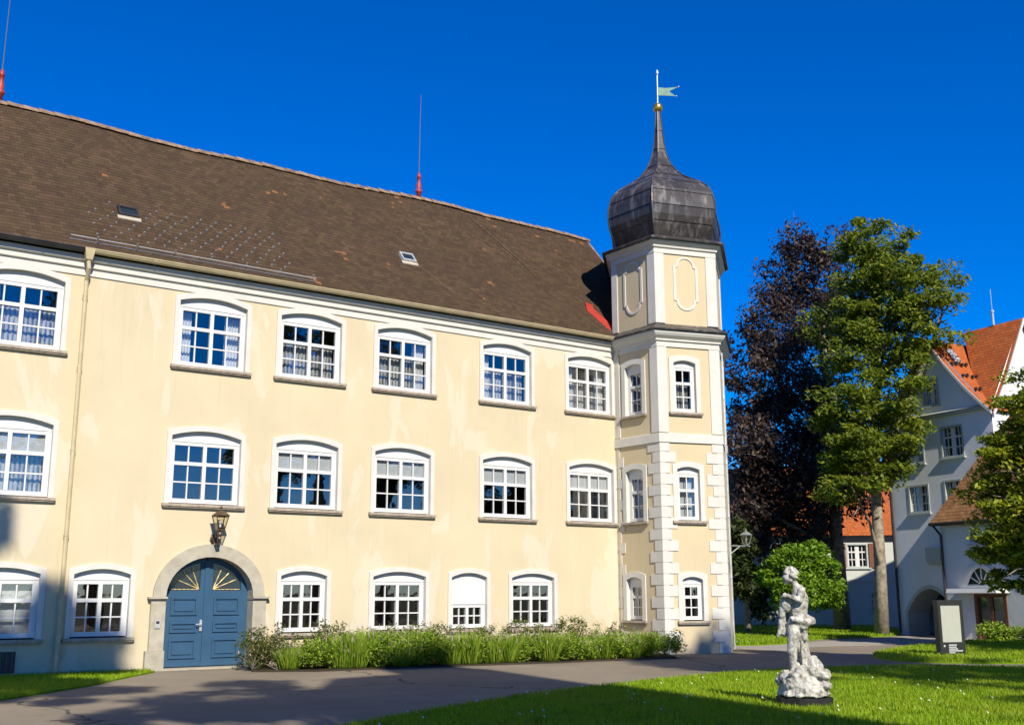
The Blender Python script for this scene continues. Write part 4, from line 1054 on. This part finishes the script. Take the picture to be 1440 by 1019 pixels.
for s, z, w, h in fw[7:]:
    for k in (-1, 1):
        mb = MB(); a = s+k*(w/2+.28); mb.prism([Fs(a-.24, z, .07), Fs(a+.24, z, .07), Fs(a+.24, z+h, .07), Fs(a-.24, z+h, .07)], tuple(fn*-.05)); obj('shutter', mb, 'brownwood', far)
mb = MB(); mb.poly([Fs(-.3, EV-.1, .4), Fs(fl_+.3, EV-.1, .4), Fs(fl_+.3, EV+3.9, -3.5), Fs(-.3, EV+3.9, -3.5)], [(0, 0), (fl_+.6, 0), (fl_+.6, 5.5), (0, 5.5)]); mb.poly([Fs(-.3, EV-.1, -7.4), Fs(fl_+.3, EV-.1, -7.4), Fs(fl_+.3, EV+3.9, -3.5), Fs(-.3, EV+3.9, -3.5)], [(0, 0), (fl_+.6, 0), (fl_+.6, 5.5), (0, 5.5)])
obj('roof', mb, 'orange', far)

# ================================================================== OPPOSITE WING (unseen behind the viewer; added and shaped to shade the court)
OPY = -29.0
opp = thing('shade_wing', (4.4, OPY, 0), 'unseen narrow plastered wing added across the courtyard to cast shade, with a steep tiled roof', 'building')
OX0, OX1, OE, OR_, OD = 2.6, 6.3, 15.5, 24.6, 6.0
mb = MB(); wall_panel(mb, OX0, OX1, -.3, OE, [(x-.7, x+.7, z, z+1.6, .15) for x in (4.4,) for z in (1.2, 4.8, 8.4)], lambda u, z: (u, OPY, z))
mb.poly([(OX0, OPY, -.3), (OX0, OPY-2*OD, -.3), (OX0, OPY-2*OD, OE), (OX0, OPY-OD, OR_-.1), (OX0, OPY, OE)]); mb.poly([(OX1, OPY, -.3), (OX1, OPY-2*OD, -.3), (OX1, OPY-2*OD, OE), (OX1, OPY-OD, OR_-.1), (OX1, OPY, OE)])
obj('wall', mb, 'yellow', opp)
mb = MB(); mb.poly([(OX0, OPY-2, 0), (OX1, OPY-2, 0), (OX1, OPY-2, OE), (OX0, OPY-2, OE)]); obj('interior_rooms', mb, 'interior', opp)
mb = MB(); q = math.hypot(OD+.4, OR_-OE)
SLP = .55   # the ridge climbs a little along the wing
mb.poly([(OX0-.2, OPY+.4, OE-.2), (OX1+.2, OPY+.4, OE-.2), (OX1+.2, OPY-OD, OR_+SLP), (OX0-.2, OPY-OD, OR_)], [(0, 0), (4, 0), (4, q), (0, q)])
mb.poly([(OX0-.2, OPY-2*OD-.4, OE-.2), (OX1+.2, OPY-2*OD-.4, OE-.2), (OX1+.2, OPY-OD, OR_+SLP), (OX0-.2, OPY-OD, OR_)], [(0, 0), (4, 0), (4, q), (0, q)])
obj('roof', mb, 'roof', opp)
mb = MB(); mb.box(4.3, 6.1, OPY-OD-.9, OPY-OD+.9, OR_-2, OR_+1.3); obj('shade_chimney', mb, 'sand', opp)  # block added on the ridge to throw deeper shade on the flower bed

# ================================================================== TREES
def leaf_cloud(centres, radii, n, size, flat=.75, droop=0.0):
    """n leaf quads in clumps; centres (m,3) radii (m,)"""
    m = len(centres); idx = RNG.integers(0, m, n)
    d = RNG.normal(size=(n, 3)); d /= np.linalg.norm(d, axis=1)[:, None]
    r = RNG.uniform(.15, 1, n)**.6
    P = centres[idx]+d*(r*radii[idx])[:, None]*np.array([1, 1, flat])
    P[:, 2] -= droop*RNG.uniform(0, 1, n)**2*radii[idx]
    nr = RNG.normal(size=(n, 3)); nr[:, 2] = np.abs(nr[:, 2])+.25; nr += np.array([sd.x, sd.y, sd.z])*.5; nr /= np.linalg.norm(nr, axis=1)[:, None]
    t = RNG.normal(size=(n, 3)); t -= nr*(t*nr).sum(1)[:, None]; t /= np.linalg.norm(t, axis=1)[:, None]
    if droop: t[:, 2] -= droop; t /= np.linalg.norm(t, axis=1)[:, None]
    b = np.cross(nr, t); s = size*RNG.uniform(.6, 1.35, n)
    V = np.stack([P-t*s[:, None], P+b*(s*.42)[:, None]+nr*(s*.12)[:, None], P+t*s[:, None], P-b*(s*.42)[:, None]+nr*(s*.12)[:, None]], 1)
    return V.reshape(-1, 3), np.arange(4*n).reshape(-1, 4)
def clumps(ell, n, shell=.55):
    """clump centres inside a union of ellipsoids (x,y,z,rx,ry,rz)"""
    E_l = np.array(ell, float); vol = E_l[:, 3:].prod(1); k = RNG.choice(len(E_l), n, p=vol/vol.sum())
    d = RNG.normal(size=(n, 3)); d /= np.linalg.norm(d, axis=1)[:, None]
    r = shell+(1-shell)*RNG.uniform(0, 1, n)
    lo = RNG.uniform(0, 1, n) < .25; r[lo] *= RNG.uniform(.3, .9, lo.sum())
    return E_l[k, :3]+d*E_l[k, 3:]*r[:, None]
def tree(name, base, label, trunk_pts, trunk_r, ell, nclump, crad, nleaf, lsize, lmat, bmat='bark', group=None, limbs=26, flat=.75, droop=0.0, shell=.55, cat='tree', extra=()):
    t = thing(name, base, label, cat, group)
    C_ = clumps(ell, nclump, shell); R_ = crad*RNG.uniform(.55, 1.3, nclump)
    mb = MB(); mb.tube(trunk_pts, trunk_r, 10)
    for e_ in extra: mb.tube(e_, list(np.linspace(.2, .05, len(e_))), 8)
    TPs = [Vector(p) for p in trunk_pts]
    for i in RNG.choice(nclump, min(limbs, nclump), replace=False):
        c = Vector(C_[i]); 
        cand = [(p, r) for p, r in zip(TPs[1:], trunk_r[1:]) if p.z < c.z-.15*(c-p).length] or [(TPs[-1], trunk_r[-1])]
        p, r = min(cand, key=lambda q: (q[0]-c).length); r = max(.03, r*.45)
        mid = p+(c-p)*.5+Vector((random.uniform(-.4, .4), random.uniform(-.4, .4), random.uniform(.1, .5)))*min(1, (c-p).length*.3)
        mb.tube([p, p+(mid-p)*.5+Vector((0, 0, .1)), mid, c], [r, r*.75, r*.5, r*.18], 6, False)
        for _ in range(2):
            e = mid+(c-mid)*random.uniform(.1, .6); f = e+Vector((random.gauss(0, 1), random.gauss(0, 1), random.gauss(.2, .7)))*crad*.9
            mb.tube([e, (e+f)/2+Vector((0, 0, .08)), f], [r*.4, r*.26, r*.08], 5, False)
    obj('trunk', mb, bmat, t, True)
    V, F = leaf_cloud(C_, R_, nleaf, lsize, flat, droop)
    V = V-np.array(base); o = link('crown', mesh_np('crown', V, F, lmat), t)
    return t

def ray_at(px, py, dist):
    d = fwd+rgt*((px-720)/FPX)-upv*((py-509.5)/FPX); k = dist/math.hypot(d.x, d.y); return CAM+d*k
def ell_px(px, py, rx, ry, dist, rd=None):
    p = ray_at(px, py, dist); m = dist*.965/FPX
    return (p.x, p.y, p.z, rx*m*1.0, (rd or rx)*m, ry*m)
# copper beech
dB = 54
bb = ray_at(1185, 882, dB); bb.z = 0
be = [ell_px(1135, 352, 48, 42, dB, 60), ell_px(1185, 340, 30, 28, dB, 50), ell_px(1095, 400, 42, 50, dB, 60), ell_px(1105, 450, 68, 70, dB, 70), ell_px(1150, 430, 55, 90, dB+1, 70), ell_px(1085, 530, 58, 70, dB-1, 70), ell_px(1125, 560, 72, 90, dB, 80), ell_px(1075, 640, 58, 80, dB-1, 70), ell_px(1120, 690, 75, 80, dB, 80), ell_px(1050, 720, 38, 80, dB-1.5, 50), ell_px(1045, 610, 28, 70, dB-1, 50), ell_px(1060, 480, 32, 45, dB, 50), ell_px(1165, 640, 45, 80, dB+1, 60), ell_px(1090, 745, 60, 55, dB-1, 60), ell_px(1198, 688, 38, 36, dB-1, 40)]
tp = [tuple(bb), *[tuple(ray_at(x, y, dB)) for x, y in ((1178, 780), (1172, 690), (1165, 560), (1155, 470), (1145, 400), (1135, 345))]]
tree('copper_beech', tuple(bb), 'tall copper beech with dark purple drooping foliage beside the tower', tp, [.40, .30, .26, .22, .16, .09, .04], be, 400, .80, 50000, .135, 'beech', 'bark', limbs=40, flat=.9, droop=.6)
dG = 48.5
gb = ray_at(1240, 885, dG); gb.z = 0
ge = [ell_px(1225, 345, 52, 38, dG, 60), ell_px(1265, 385, 62, 45, dG, 70), ell_px(1300, 415, 50, 40, dG-1, 60), ell_px(1225, 430, 58, 60, dG, 70), ell_px(1290, 470, 52, 38, dG-1, 60), ell_px(1240, 500, 75, 55, dG, 70), ell_px(1205, 560, 55, 45, dG-2, 60), ell_px(1215, 640, 60, 55, dG-2, 60), ell_px(1190, 672, 40, 40, dG-3, 50), ell_px(1265, 570, 32, 40, dG-1, 40), ell_px(1248, 655, 42, 42, dG-2, 40), ell_px(1290, 540, 34, 40, dG-3, 30), ell_px(1270, 600, 34, 40, dG-3, 30), ell_px(1215, 400, 40, 60, dG, 50), ell_px(1225, 590, 62, 45, dG-1, 55), ell_px(1180, 480, 40, 70, dG+1, 50), ell_px(1180, 620, 35, 60, dG-3, 50), ell_px(1270, 520, 45, 30, dG-2, 40)]
tp = [tuple(gb), *[tuple(ray_at(x, y, dG)) for x, y in ((1238, 800), (1232, 700), (1228, 620), (1235, 540), (1232, 450), (1228, 370), (1225, 335))]]
tree('deciduous_tree', tuple(gb), 'tall airy green tree with straight pale trunk in front of the white gabled house', tp, [.30, .235, .21, .18, .14, .10, .06, .03], ge, 380, .66, 42000, .12, 'greenleaf', 'palebark', limbs=70, flat=.5, extra=[[tuple(ray_at(x, y, dG-.5)) for x, y in ((1236, 680), (1258, 610), (1285, 545), (1308, 490), (1325, 440))]])
# leaning limb of the green tree is part of its crown mesh; small dark tree near the tower corner
sb = ray_at(1052, 884, 50); sb.z = 0
tree('young_tree', tuple(sb), 'small dark leaved tree with pale leaning stem close to the tower', [tuple(sb), tuple(ray_at(1050, 850, 50)), tuple(ray_at(1040, 815, 50)), tuple(ray_at(1030, 790, 50))], [.16, .12, .09, .05], [ell_px(1040, 800, 28, 40, 50), ell_px(1062, 830, 22, 40, 50.5), ell_px(1035, 760, 22, 35, 50)], 60, .6, 7000, .12, 'darkleaf', 'palebark', limbs=20)
# bright shrub
lb = ray_at(1125, 893, 46); lb.z = 0
tree('lime_green_bush', tuple(lb), 'large bright lime green bush glowing in sunlight behind the statue', [tuple(lb), tuple(ray_at(1125, 850, 46)), tuple(ray_at(1125, 810, 46))], [.12, .1, .05], [ell_px(1105, 815, 38, 42, 46), ell_px(1135, 800, 42, 36, 46), ell_px(1160, 822, 26, 40, 46), ell_px(1125, 835, 48, 28, 45.6), ell_px(1140, 786, 26, 22, 46)], 170, .42, 17000, .095, 'limeleaf', 'bark', limbs=16, cat='bush')
# near tree at the right edge
dR = 38
rb = ray_at(1500, 960, dR); rb.z = 0
re_ = [ell_px(1440, 560, 32, 42, dR), ell_px(1420, 640, 50, 38, dR), ell_px(1455, 640, 60, 70, dR), ell_px(1395, 695, 48, 22, dR), ell_px(1440, 720, 60, 45, dR), ell_px(1405, 770, 45, 28, dR), ell_px(1440, 790, 50, 42, dR), ell_px(1500, 600, 70, 120, dR), ell_px(1500, 760, 70, 80, dR)]
tree('maple_tree', tuple(rb), 'yellow green broadleaved tree reaching in at the right edge of the court', [tuple(rb), tuple(ray_at(1500, 850, dR)), tuple(ray_at(1495, 740, dR)), tuple(ray_at(1490, 640, dR)), tuple(ray_at(1480, 560, dR))], [.3, .25, .2, .15, .05], re_, 270, .55, 38000, .105, 'mapleleaf', 'bark', limbs=60, flat=.45)
# garden trees behind the viewer: their shadows dapple the left of the facade and the road
def court_tree(x, y, h, r, n, dens, label):
    b = (x, y, 0); zc = h-r*1.0
    tree('garden_tree', b, label, [b, (x, y, h*.3), (x+.1, y, h*.6), (x, y, h*.85)], [.4, .32, .22, .08], [(x, y, zc, r, r, r*1.1), (x+r*.4, y, zc-r*.7, r*.7, r*.7, r*.8), (x-r*.5, y, zc-r*.5, r*.8, r*.8, r*.9)], n, .75, dens, .22, 'darkleaf', limbs=20)
RNG = np.random.default_rng(21)
court_tree(-3.8, -29.5, 27.3, 3.6, 90, 15000, 'tall leafy garden tree across the court, left of the lower one')
for k, (x, y, h) in enumerate(((13.4, -34.5, 25.3), (14.6, -34.5, 25.5), (16.3, -35, 26.9), (25.6, -33.5, 24.0), (29.0, -35, 24.5), (32.5, -33, 22.5))):  # unseen trees added: dense tops shade the road, sparse crowns dapple the lawn
    b = (x, y, 0)
    tree('dapple_tree', b, 'unseen tall airy tree added beside the opposite wing to dapple the lawn with shade', [b, (x, y, h*.35), (x+.1, y, h*.65), (x, y, h*.9)], [.4, .32, .2, .06], [(x, y, h-2.6, 2.7, 2.7, 2.5)]*(11 if x < 22 else 4)+[(x+.8, y, h-8.5, 3.2, 3.2, 3.6), (x-.8, y, h-13.5, 3.0, 3.0, 3.5)], 130, .75, 7500, .2, 'darkleaf', group='unseen trees added beside the opposite wing for dappled shade', limbs=30)
court_tree(1.0, -34, 24.2, 3.0, 30, 3500, 'lower leafy garden tree across the court near the opposite wing')

for k, (x, y, h, r_) in enumerate(((40, -40, 13.5, 4.5), (46, -34, 14, 4.5), (52, -29, 13.5, 4.5), (47, -44, 14, 5), (58, -24, 13, 4.5))):  # unseen row added so the middle windows reflect something dark
    tree('reflection_tree', (x, y, 0), 'unseen broad dark tree added beyond the opposite wing to darken window reflections', [(x, y, 0), (x, y, 4), (x+.2, y, 8)], [.35, .28, .15], [(x, y, h-r_*1.1, r_, r_, r_*1.1), (x+1.5, y+1, h-r_*1.7, r_, r_, r_*.8)], 60, 1.1, 5000, .32, 'darkleaf', group='unseen trees added for dark window reflections', limbs=10)

# ================================================================== FLOWER BED
def lav_mesh(seed, n=650, h=.62, r=.42):
    g_ = np.random.default_rng(seed); a = g_.uniform(0, 2*np.pi, n); rr = r*np.sqrt(g_.uniform(0, 1, n))*.55
    bx, by = rr*np.cos(a), rr*np.sin(a); hh = h*g_.uniform(.45, 1.1, n)*(1-.25*(rr/r)); lean = (rr/r)*.75+g_.uniform(0, .18, n)
    tx, ty = bx+np.cos(a+g_.normal(0, .5, n))*hh*lean, by+np.sin(a+g_.normal(0, .5, n))*hh*lean; w = .013*g_.uniform(.7, 1.4, n); ph = g_.uniform(0, 2*np.pi, n)
    V = np.zeros((n, 4, 3)); cx, cy = np.cos(ph)*w, np.sin(ph)*w; mx, my = bx+(tx-bx)*.4, by+(ty-by)*.4
    V[:, 0] = np.stack([bx, by, 0*bx], 1); V[:, 1] = np.stack([mx+cx, my+cy, hh*.6], 1); V[:, 2] = np.stack([tx, ty, hh], 1); V[:, 3] = np.stack([mx-cx, my-cy, hh*.6], 1)
    fl = mesh_np('foliage', V.reshape(-1, 3), np.arange(4*n).reshape(-1, 4), 'lavender')
    s = g_.choice(n, 130, replace=False); s[40:] = s[0]; T = np.stack([tx, ty, hh], 1)[s]; Q = np.zeros((130, 4, 3)); u = .011
    Q[:, 0] = T+[0, 0, -.02]; Q[:, 1] = T+np.stack([cx[s]*.9, cy[s]*.9, 0*cx[s]+.03], 1); Q[:, 2] = T+[0, 0, .09]; Q[:, 3] = T-np.stack([cx[s]*.9, cy[s]*.9, 0*cx[s]-.03], 1)
    fw_ = mesh_np('blossoms', Q.reshape(-1, 3), np.arange(520).reshape(-1, 4), 'lavflower'); return fl, fw_
def rose_mesh(seed, h=1.0, r=.45):
    g_ = np.random.default_rng(seed); C_ = g_.normal(0, 1, (26, 3))*[r*.45, r*.45, .24]+[0, 0, h*.55]; C_[:, 2] = np.clip(C_[:, 2], .12, h)
    V, F = leaf_cloud(C_, np.full(26, .17), 900, .042, .9); V[:, 2] = np.maximum(V[:, 2], .02)
    fo = mesh_np('foliage', V, F, 'roseleaf')
    P = C_[g_.integers(0, 26, 34)]+g_.normal(0, .13, (34, 3)); P[:, 2] = np.abs(P[:, 2])+.06
    V2, F2 = leaf_cloud(P, np.full(34, .035), 34*5, .030, 1.0); fb = mesh_np('blossoms', V2, F2, 'petal')
    mb = MB()
    for c in C_[:16]: mb.tube([(0, 0, 0), (c[0]*.5, c[1]*.5, c[2]*.5), tuple(c)], [.012, .009, .005], 5, False)
    return fo, fb, mb.mesh('stems', 'bark')
def leafy_mesh(seed):
    g_ = np.random.default_rng(seed); C_ = g_.normal(0, 1, (30, 3))*[.17, .17, .13]+[0, 0, .33]; C_[:, 2] = np.clip(C_[:, 2], .08, .62)
    V, F = leaf_cloud(C_, np.full(30, .14), 1300, .034, 1.2); V[:, 2] = np.maximum(V[:, 2], .01)
    P = C_[g_.integers(0, 30, 14)]+[0, 0, .14]; V2, F2 = leaf_cloud(P, np.full(14, .04), 60, .016, 1.6)
    return mesh_np('foliage', V, F, 'lavender'), mesh_np('blossoms', V2, F2, 'lavflower')
LM = [lav_mesh(0, 520, .55), leafy_mesh(11), lav_mesh(2, 600, .68), leafy_mesh(13), leafy_mesh(15)]; RM = [rose_mesh(20+k) for k in range(4)]
def plant(name, meshes, x, y, sc, rz, label, cat, group):
    t = thing(name, (x, y, .03), label, cat, group, rz); t.scale = (sc, sc, sc*random.uniform(.9, 1.12))
    for me in meshes:
        o = bpy.data.objects.new(me.name.split('.')[0], me); COL.objects.link(o); o.parent = t
bedy = lambda x: np.interp(x, [10.0, 11.2, 14.08, 17.5, 21.3], [-1.7, -2.35, -2.72, -3.15, -3.4])
x = 10.9; i = 0
while x < 21.5:
    for row, f in enumerate((.22, .62)):
        y = min(-.5, bedy(min(x, 21.3))*(1-f)-.1)
        y0 = bedy(min(x, 21.3))+.30+row*.52
        if x < 21.9 or row < 1: plant('lavender_clump', LM[(i*3+int(x*2.3)) % 5], x+random.uniform(-.12, .12)+.2*row, y0+random.uniform(-.08, .08), random.uniform(.78, 1.25), random.uniform(0, 6.28), 'grassy green lavender clump among the row edging the bed below the yellow wall', 'lavender', 'lavender clumps along the flower bed'); i += 1
    x += .36
x = 10.35; i = 0
while x < 21.6:
    hgt = random.uniform(.72, 1.0) if x > 12.6 else random.uniform(.65, .95)
    plant('rose_bush', RM[i % 4], x, -.62+random.uniform(-.15, .12)-(.45 if i % 3 == 0 else 0), hgt, random.uniform(0, 6.28), 'pale flowering rose bush at the foot of the yellow wall behind the lavender', 'rose bush', 'rose bushes along the wall'); i += 1
    x += random.uniform(.42, .62)
for xx, yy in ((10.15, -1.35), (10.35, -1.0), (10.6, -1.75)): plant('rose_bush', RM[i % 4], xx, yy, random.uniform(.6, .72), random.uniform(0, 6.28), 'pale flowering rose bush at the foot of the yellow wall behind the lavender', 'rose bush', 'rose bushes along the wall'); i += 1
# low shrubs by the annex door
for k, (s, o) in enumerate(((2.9, 1.1), (3.6, 1.2), (4.4, 1.0))):
    p = Vector(As(s, 0, o)); V, F = leaf_cloud(RNG.normal(0, .22, (14, 3))*[1, 1, .6]+[0, 0, .28], np.full(14, .22), 1200, .06)
    t = thing('low_shrub', tuple(p), 'low green shrub on the lawn before the annex door', 'shrub', 'shrubs by the annex door'); o_ = bpy.data.objects.new('foliage', mesh_np('foliage', V, F, 'lavender')); COL.objects.link(o_); o_.parent = t

# ================================================================== STATUE
SB = Vector((13.69, -14.33, .0))
statue = thing('garden_statue', tuple(SB), 'weathered stone statue of a curly haired child on a rocky base and black plinth', 'statue')
def SP(u, z, d=0):    # u: to the right of the view, d: towards the viewer, z: up, metres
    vr = Vector((rgt.x, rgt.y, 0)).normalized(); vt = Vector((-vr.y, vr.x, 0)); return tuple(SB+vr*u-vt*d+Vector((0, 0, z)))
def capsule(mb, a, b, ra, rb, n=10):
    a, b = Vector(a), Vector(b); mb.sphere(a, ra, n, 8); mb.sphere(b, rb, n, 8); mb.tube([a, b], [ra, rb], n)
PXM = 17.3/FPX      # metres per photograph pixel at the statue
U = lambda px: (px-1127)*PXM
Z = lambda py: (994-py)*PXM
body = MB(); cap = lambda a, b, ra, rb: capsule(body, a, b, ra, rb)
# legs: near leg straight, other bent behind
cap(SP(U(1116), Z(895), .06), SP(U(1113), Z(918), .05), .105, .075); cap(SP(U(1113), Z(918), .05), SP(U(1114), Z(944), .03), .078, .048); cap(SP(U(1114), Z(944), .03), SP(U(1109), Z(947), .09), .045, .035)
cap(SP(U(1124), Z(893), -.06), SP(U(1127), Z(918), -.02), .105, .075); cap(SP(U(1127), Z(918), -.02), SP(U(1136), Z(938), -.10), .075, .05)
# hips, belly, chest, back
cap(SP(U(1119), Z(889), 0), SP(U(1125), Z(873), 0), .135, .125); cap(SP(U(1125), Z(873), 0), SP(U(1128), Z(850), 0), .125, .135); cap(SP(U(1128), Z(850), 0), SP(U(1127), Z(838), 0), .13, .10)
cap(SP(U(1127), Z(838), .0), SP(U(1121), Z(826), .0), .055, .05)
# head, cheeks, chin, nose
hc = SP(U(1117.5), Z(816), 0); body.sphere(hc, .105, 14, 10); body.sphere(SP(U(1113), Z(820), .01), .085, 12, 8); body.sphere(SP(U(1110.5), Z(825.5), .0), .045); body.sphere(SP(U(1108.2), Z(819.5), .0), .022); body.sphere(SP(U(1110), Z(821.5), .045), .04); body.sphere(SP(U(1110), Z(821.5), -.045), .04); body.sphere(SP(U(1119), Z(818), .10), .028)
# shoulders and arms
cap(SP(U(1129), Z(838), .11), SP(U(1125), Z(851), .17), .062, .05); cap(SP(U(1125), Z(851), .17), SP(U(1108), Z(845), .15), .05, .036); body.sphere(SP(U(1105), Z(844.5), .14), .042)
for k in range(4): cap(SP(U(1104), Z(843.5+k*.9), .155-.03*k), SP(U(1101), Z(846.5+k*.6), .15-.03*k), .013, .010)
cap(SP(U(1128), Z(838), -.11), SP(U(1120), Z(851), -.14), .062, .05); cap(SP(U(1120), Z(851), -.14), SP(U(1107), Z(848), -.08), .05, .036)
# bundle held before the chest and the cloth that hangs from it
body.sphere(SP(U(1108), Z(856), .02), (.09, .09, .13)); body.sphere(SP(U(1112), Z(850), .03), .085)
cap(SP(U(1105), Z(856), .0), SP(U(1102), Z(872), 0), .06, .05); cap(SP(U(1102), Z(870), -.02), SP(U(1101), Z(888), -.03), .048, .05); cap(SP(U(1101), Z(888), -.03), SP(U(1096), Z(900), -.04), .05, .028); cap(SP(U(1103), Z(866), -.05), SP(U(1106), Z(896), -.06), .05, .05)
for k in range(7): cap(SP(U(1116+k*2.4), Z(872-abs(k-3)*.8), .13-.02*abs(k-3)), SP(U(1120+k*2.6), Z(886+random.uniform(-2, 3)), .165-.02*abs(k-3)), .014, .018)
for k in range(6): cap(SP(U(1126+k*2.0), Z(890), .05-.03*k), SP(U(1127+k*2.4), Z(936), .07-.03*k), .02, .028)
body.sphere(SP(U(1109.8), Z(818.2), .055), .014); cap(SP(U(1107.2), Z(816.2), 0), SP(U(1106.6), Z(820.5), 0), .010, .016); cap(SP(U(1108.2), Z(823.2), -.02), SP(U(1108.2), Z(823.2), .02), .014, .014)
# drapery roll over the hip and falling behind
cap(SP(U(1114), Z(876), .12), SP(U(1130), Z(881), .13), .045, .055); cap(SP(U(1130), Z(881), .13), SP(U(1143), Z(879), .0), .06, .065); cap(SP(U(1143), Z(879), 0), SP(U(1135), Z(872), -.1), .06, .05); cap(SP(U(1128), Z(882), .1), SP(U(1130), Z(902), .06), .05, .05)
cap(SP(U(1130), Z(890), -.05), SP(U(1132), Z(925), -.06), .08, .085); cap(SP(U(1132), Z(925), -.06), SP(U(1134), Z(945), -.04), .09, .12)
def remeshed(name, mb, parent, vox, sm, disp, mat='stone', nsc=.06):
    o = obj(name, mb, mat, parent)
    r = o.modifiers.new('remesh', 'REMESH'); r.mode = 'VOXEL'; r.voxel_size = vox
    s = o.modifiers.new('smooth', 'SMOOTH'); s.iterations = sm; s.factor = .5
    tx = bpy.data.textures.new(name+'_chisel', 'CLOUDS'); tx.noise_scale = nsc; tx.noise_depth = 3
    d = o.modifiers.new('chisel', 'DISPLACE'); d.texture = tx; d.strength = disp; d.mid_level = .5
    dg = bpy.context.evaluated_depsgraph_get(); ev_ = o.evaluated_get(dg); me = bpy.data.meshes.new_from_object(ev_)
    o.modifiers.clear(); o.data = me; me.polygons.foreach_set('use_smooth', [True]*len(me.polygons)); me.name = name
    return o
remeshed('figure', body, statue, .0105, 2, .014)
hair = MB()
for k in range(46):
    v = Vector((random.gauss(0, 1), random.gauss(0, 1), random.gauss(.55, .8))).normalized()
    p = Vector(hc)+v*.104
    u_ = (p-SB).dot(Vector((rgt.x, rgt.y, 0)).normalized())
    if u_ < U(1113) and p.z < SB.z+Z(815): continue
    hair.sphere(p, random.uniform(.024, .036), 8, 6)
remeshed('hair', hair, statue, .0085, 0, .006, nsc=.03)
rock = MB()
for (px, py, d, r) in ((1127, 962, 0, .24), (1112, 960, .08, .16), (1104, 953, .0, .11), (1098, 958, -.05, .09), (1135, 955, .05, .17), (1142, 948, 0, .17), (1146, 938, -.03, .10), (1141, 934, .02, .10), (1150, 950, -.02, .10), (1125, 948, .12, .13), (1118, 952, .17, .11), (1132, 962, .17, .14), (1108, 964, .14, .13), (1147, 962, .08, .13), (1124, 944, -.1, .15)):
    rock.sphere(SP(U(px), Z(py), d), r, 10, 8)
for k in range(9):
    u0 = random.uniform(-.25, .2); z0 = Z(random.uniform(943, 966)); capsule(rock, SP(u0-.1, z0+.03, .22), SP(u0+.14, z0-.03, .22), .04, .06)
rock.lathe(SP(0, 0, 0), [(.40, .19), (.40, .215), (.385, .25), (.36, .29), (.34, .36), (.28, .42)], 8)
remeshed('rock_base', rock, statue, .013, 1, .09, nsc=.11)
mb = MB()
for z0, z1, w in ((0, .185, .43),):
    n = 8; pts = []
    for k in range(n):
        an = math.pi/8+2*math.pi*k/n; pts.append(SP(w*math.cos(an)*1.0, z0-.02, w*math.sin(an)*.9))
    mb.prism(pts, (0, 0, z1-z0))
obj('plinth', mb, 'blackstone', statue)

# ================================================================== INFORMATION SIGN
sg = Vector((27.75, -7.6, .03)); sv = Vector((rgt.x, rgt.y, 0)).normalized(); sv = (Matrix.Rotation(rad(16), 3, 'Z')@sv); sn = Vector((sv.y, -sv.x, 0))
sign = thing('information_sign', tuple(sg), 'dark upright information sign with a pale blank panel on the lawn', 'sign')
def Q(u, z, o=0): return tuple(sg+sv*u+sn*o+Vector((0, 0, z)))
def qbox(mb, a, b, z0, z1, o0, o1): mb.prism([Q(a, z0, o0), Q(b, z0, o0), Q(b, z1, o0), Q(a, z1, o0)], tuple(sn*(o1-o0)))
mb = MB(); hw = .40; qbox(mb, -hw, hw, 0, 1.48, 0, -.20); obj('body', mb, 'signdark', sign)
mb = MB(); qbox(mb, -hw+.085, hw-.11, .36, 1.33, .006, .0005); obj('panel', mb, 'signpanel', sign)
mb = MB()
for z, a, b in ((.27, -.14, .12), (.215, -.14, .10), (.165, -.14, .14), (.115, -.14, .30), (.065, -.14, .05)): qbox(mb, a, b, z, z+.028, .006, .0005)
qbox(mb, -.30, -.25, .235, .285, .006, .0005)
obj('lettering', mb, 'signtext', sign)
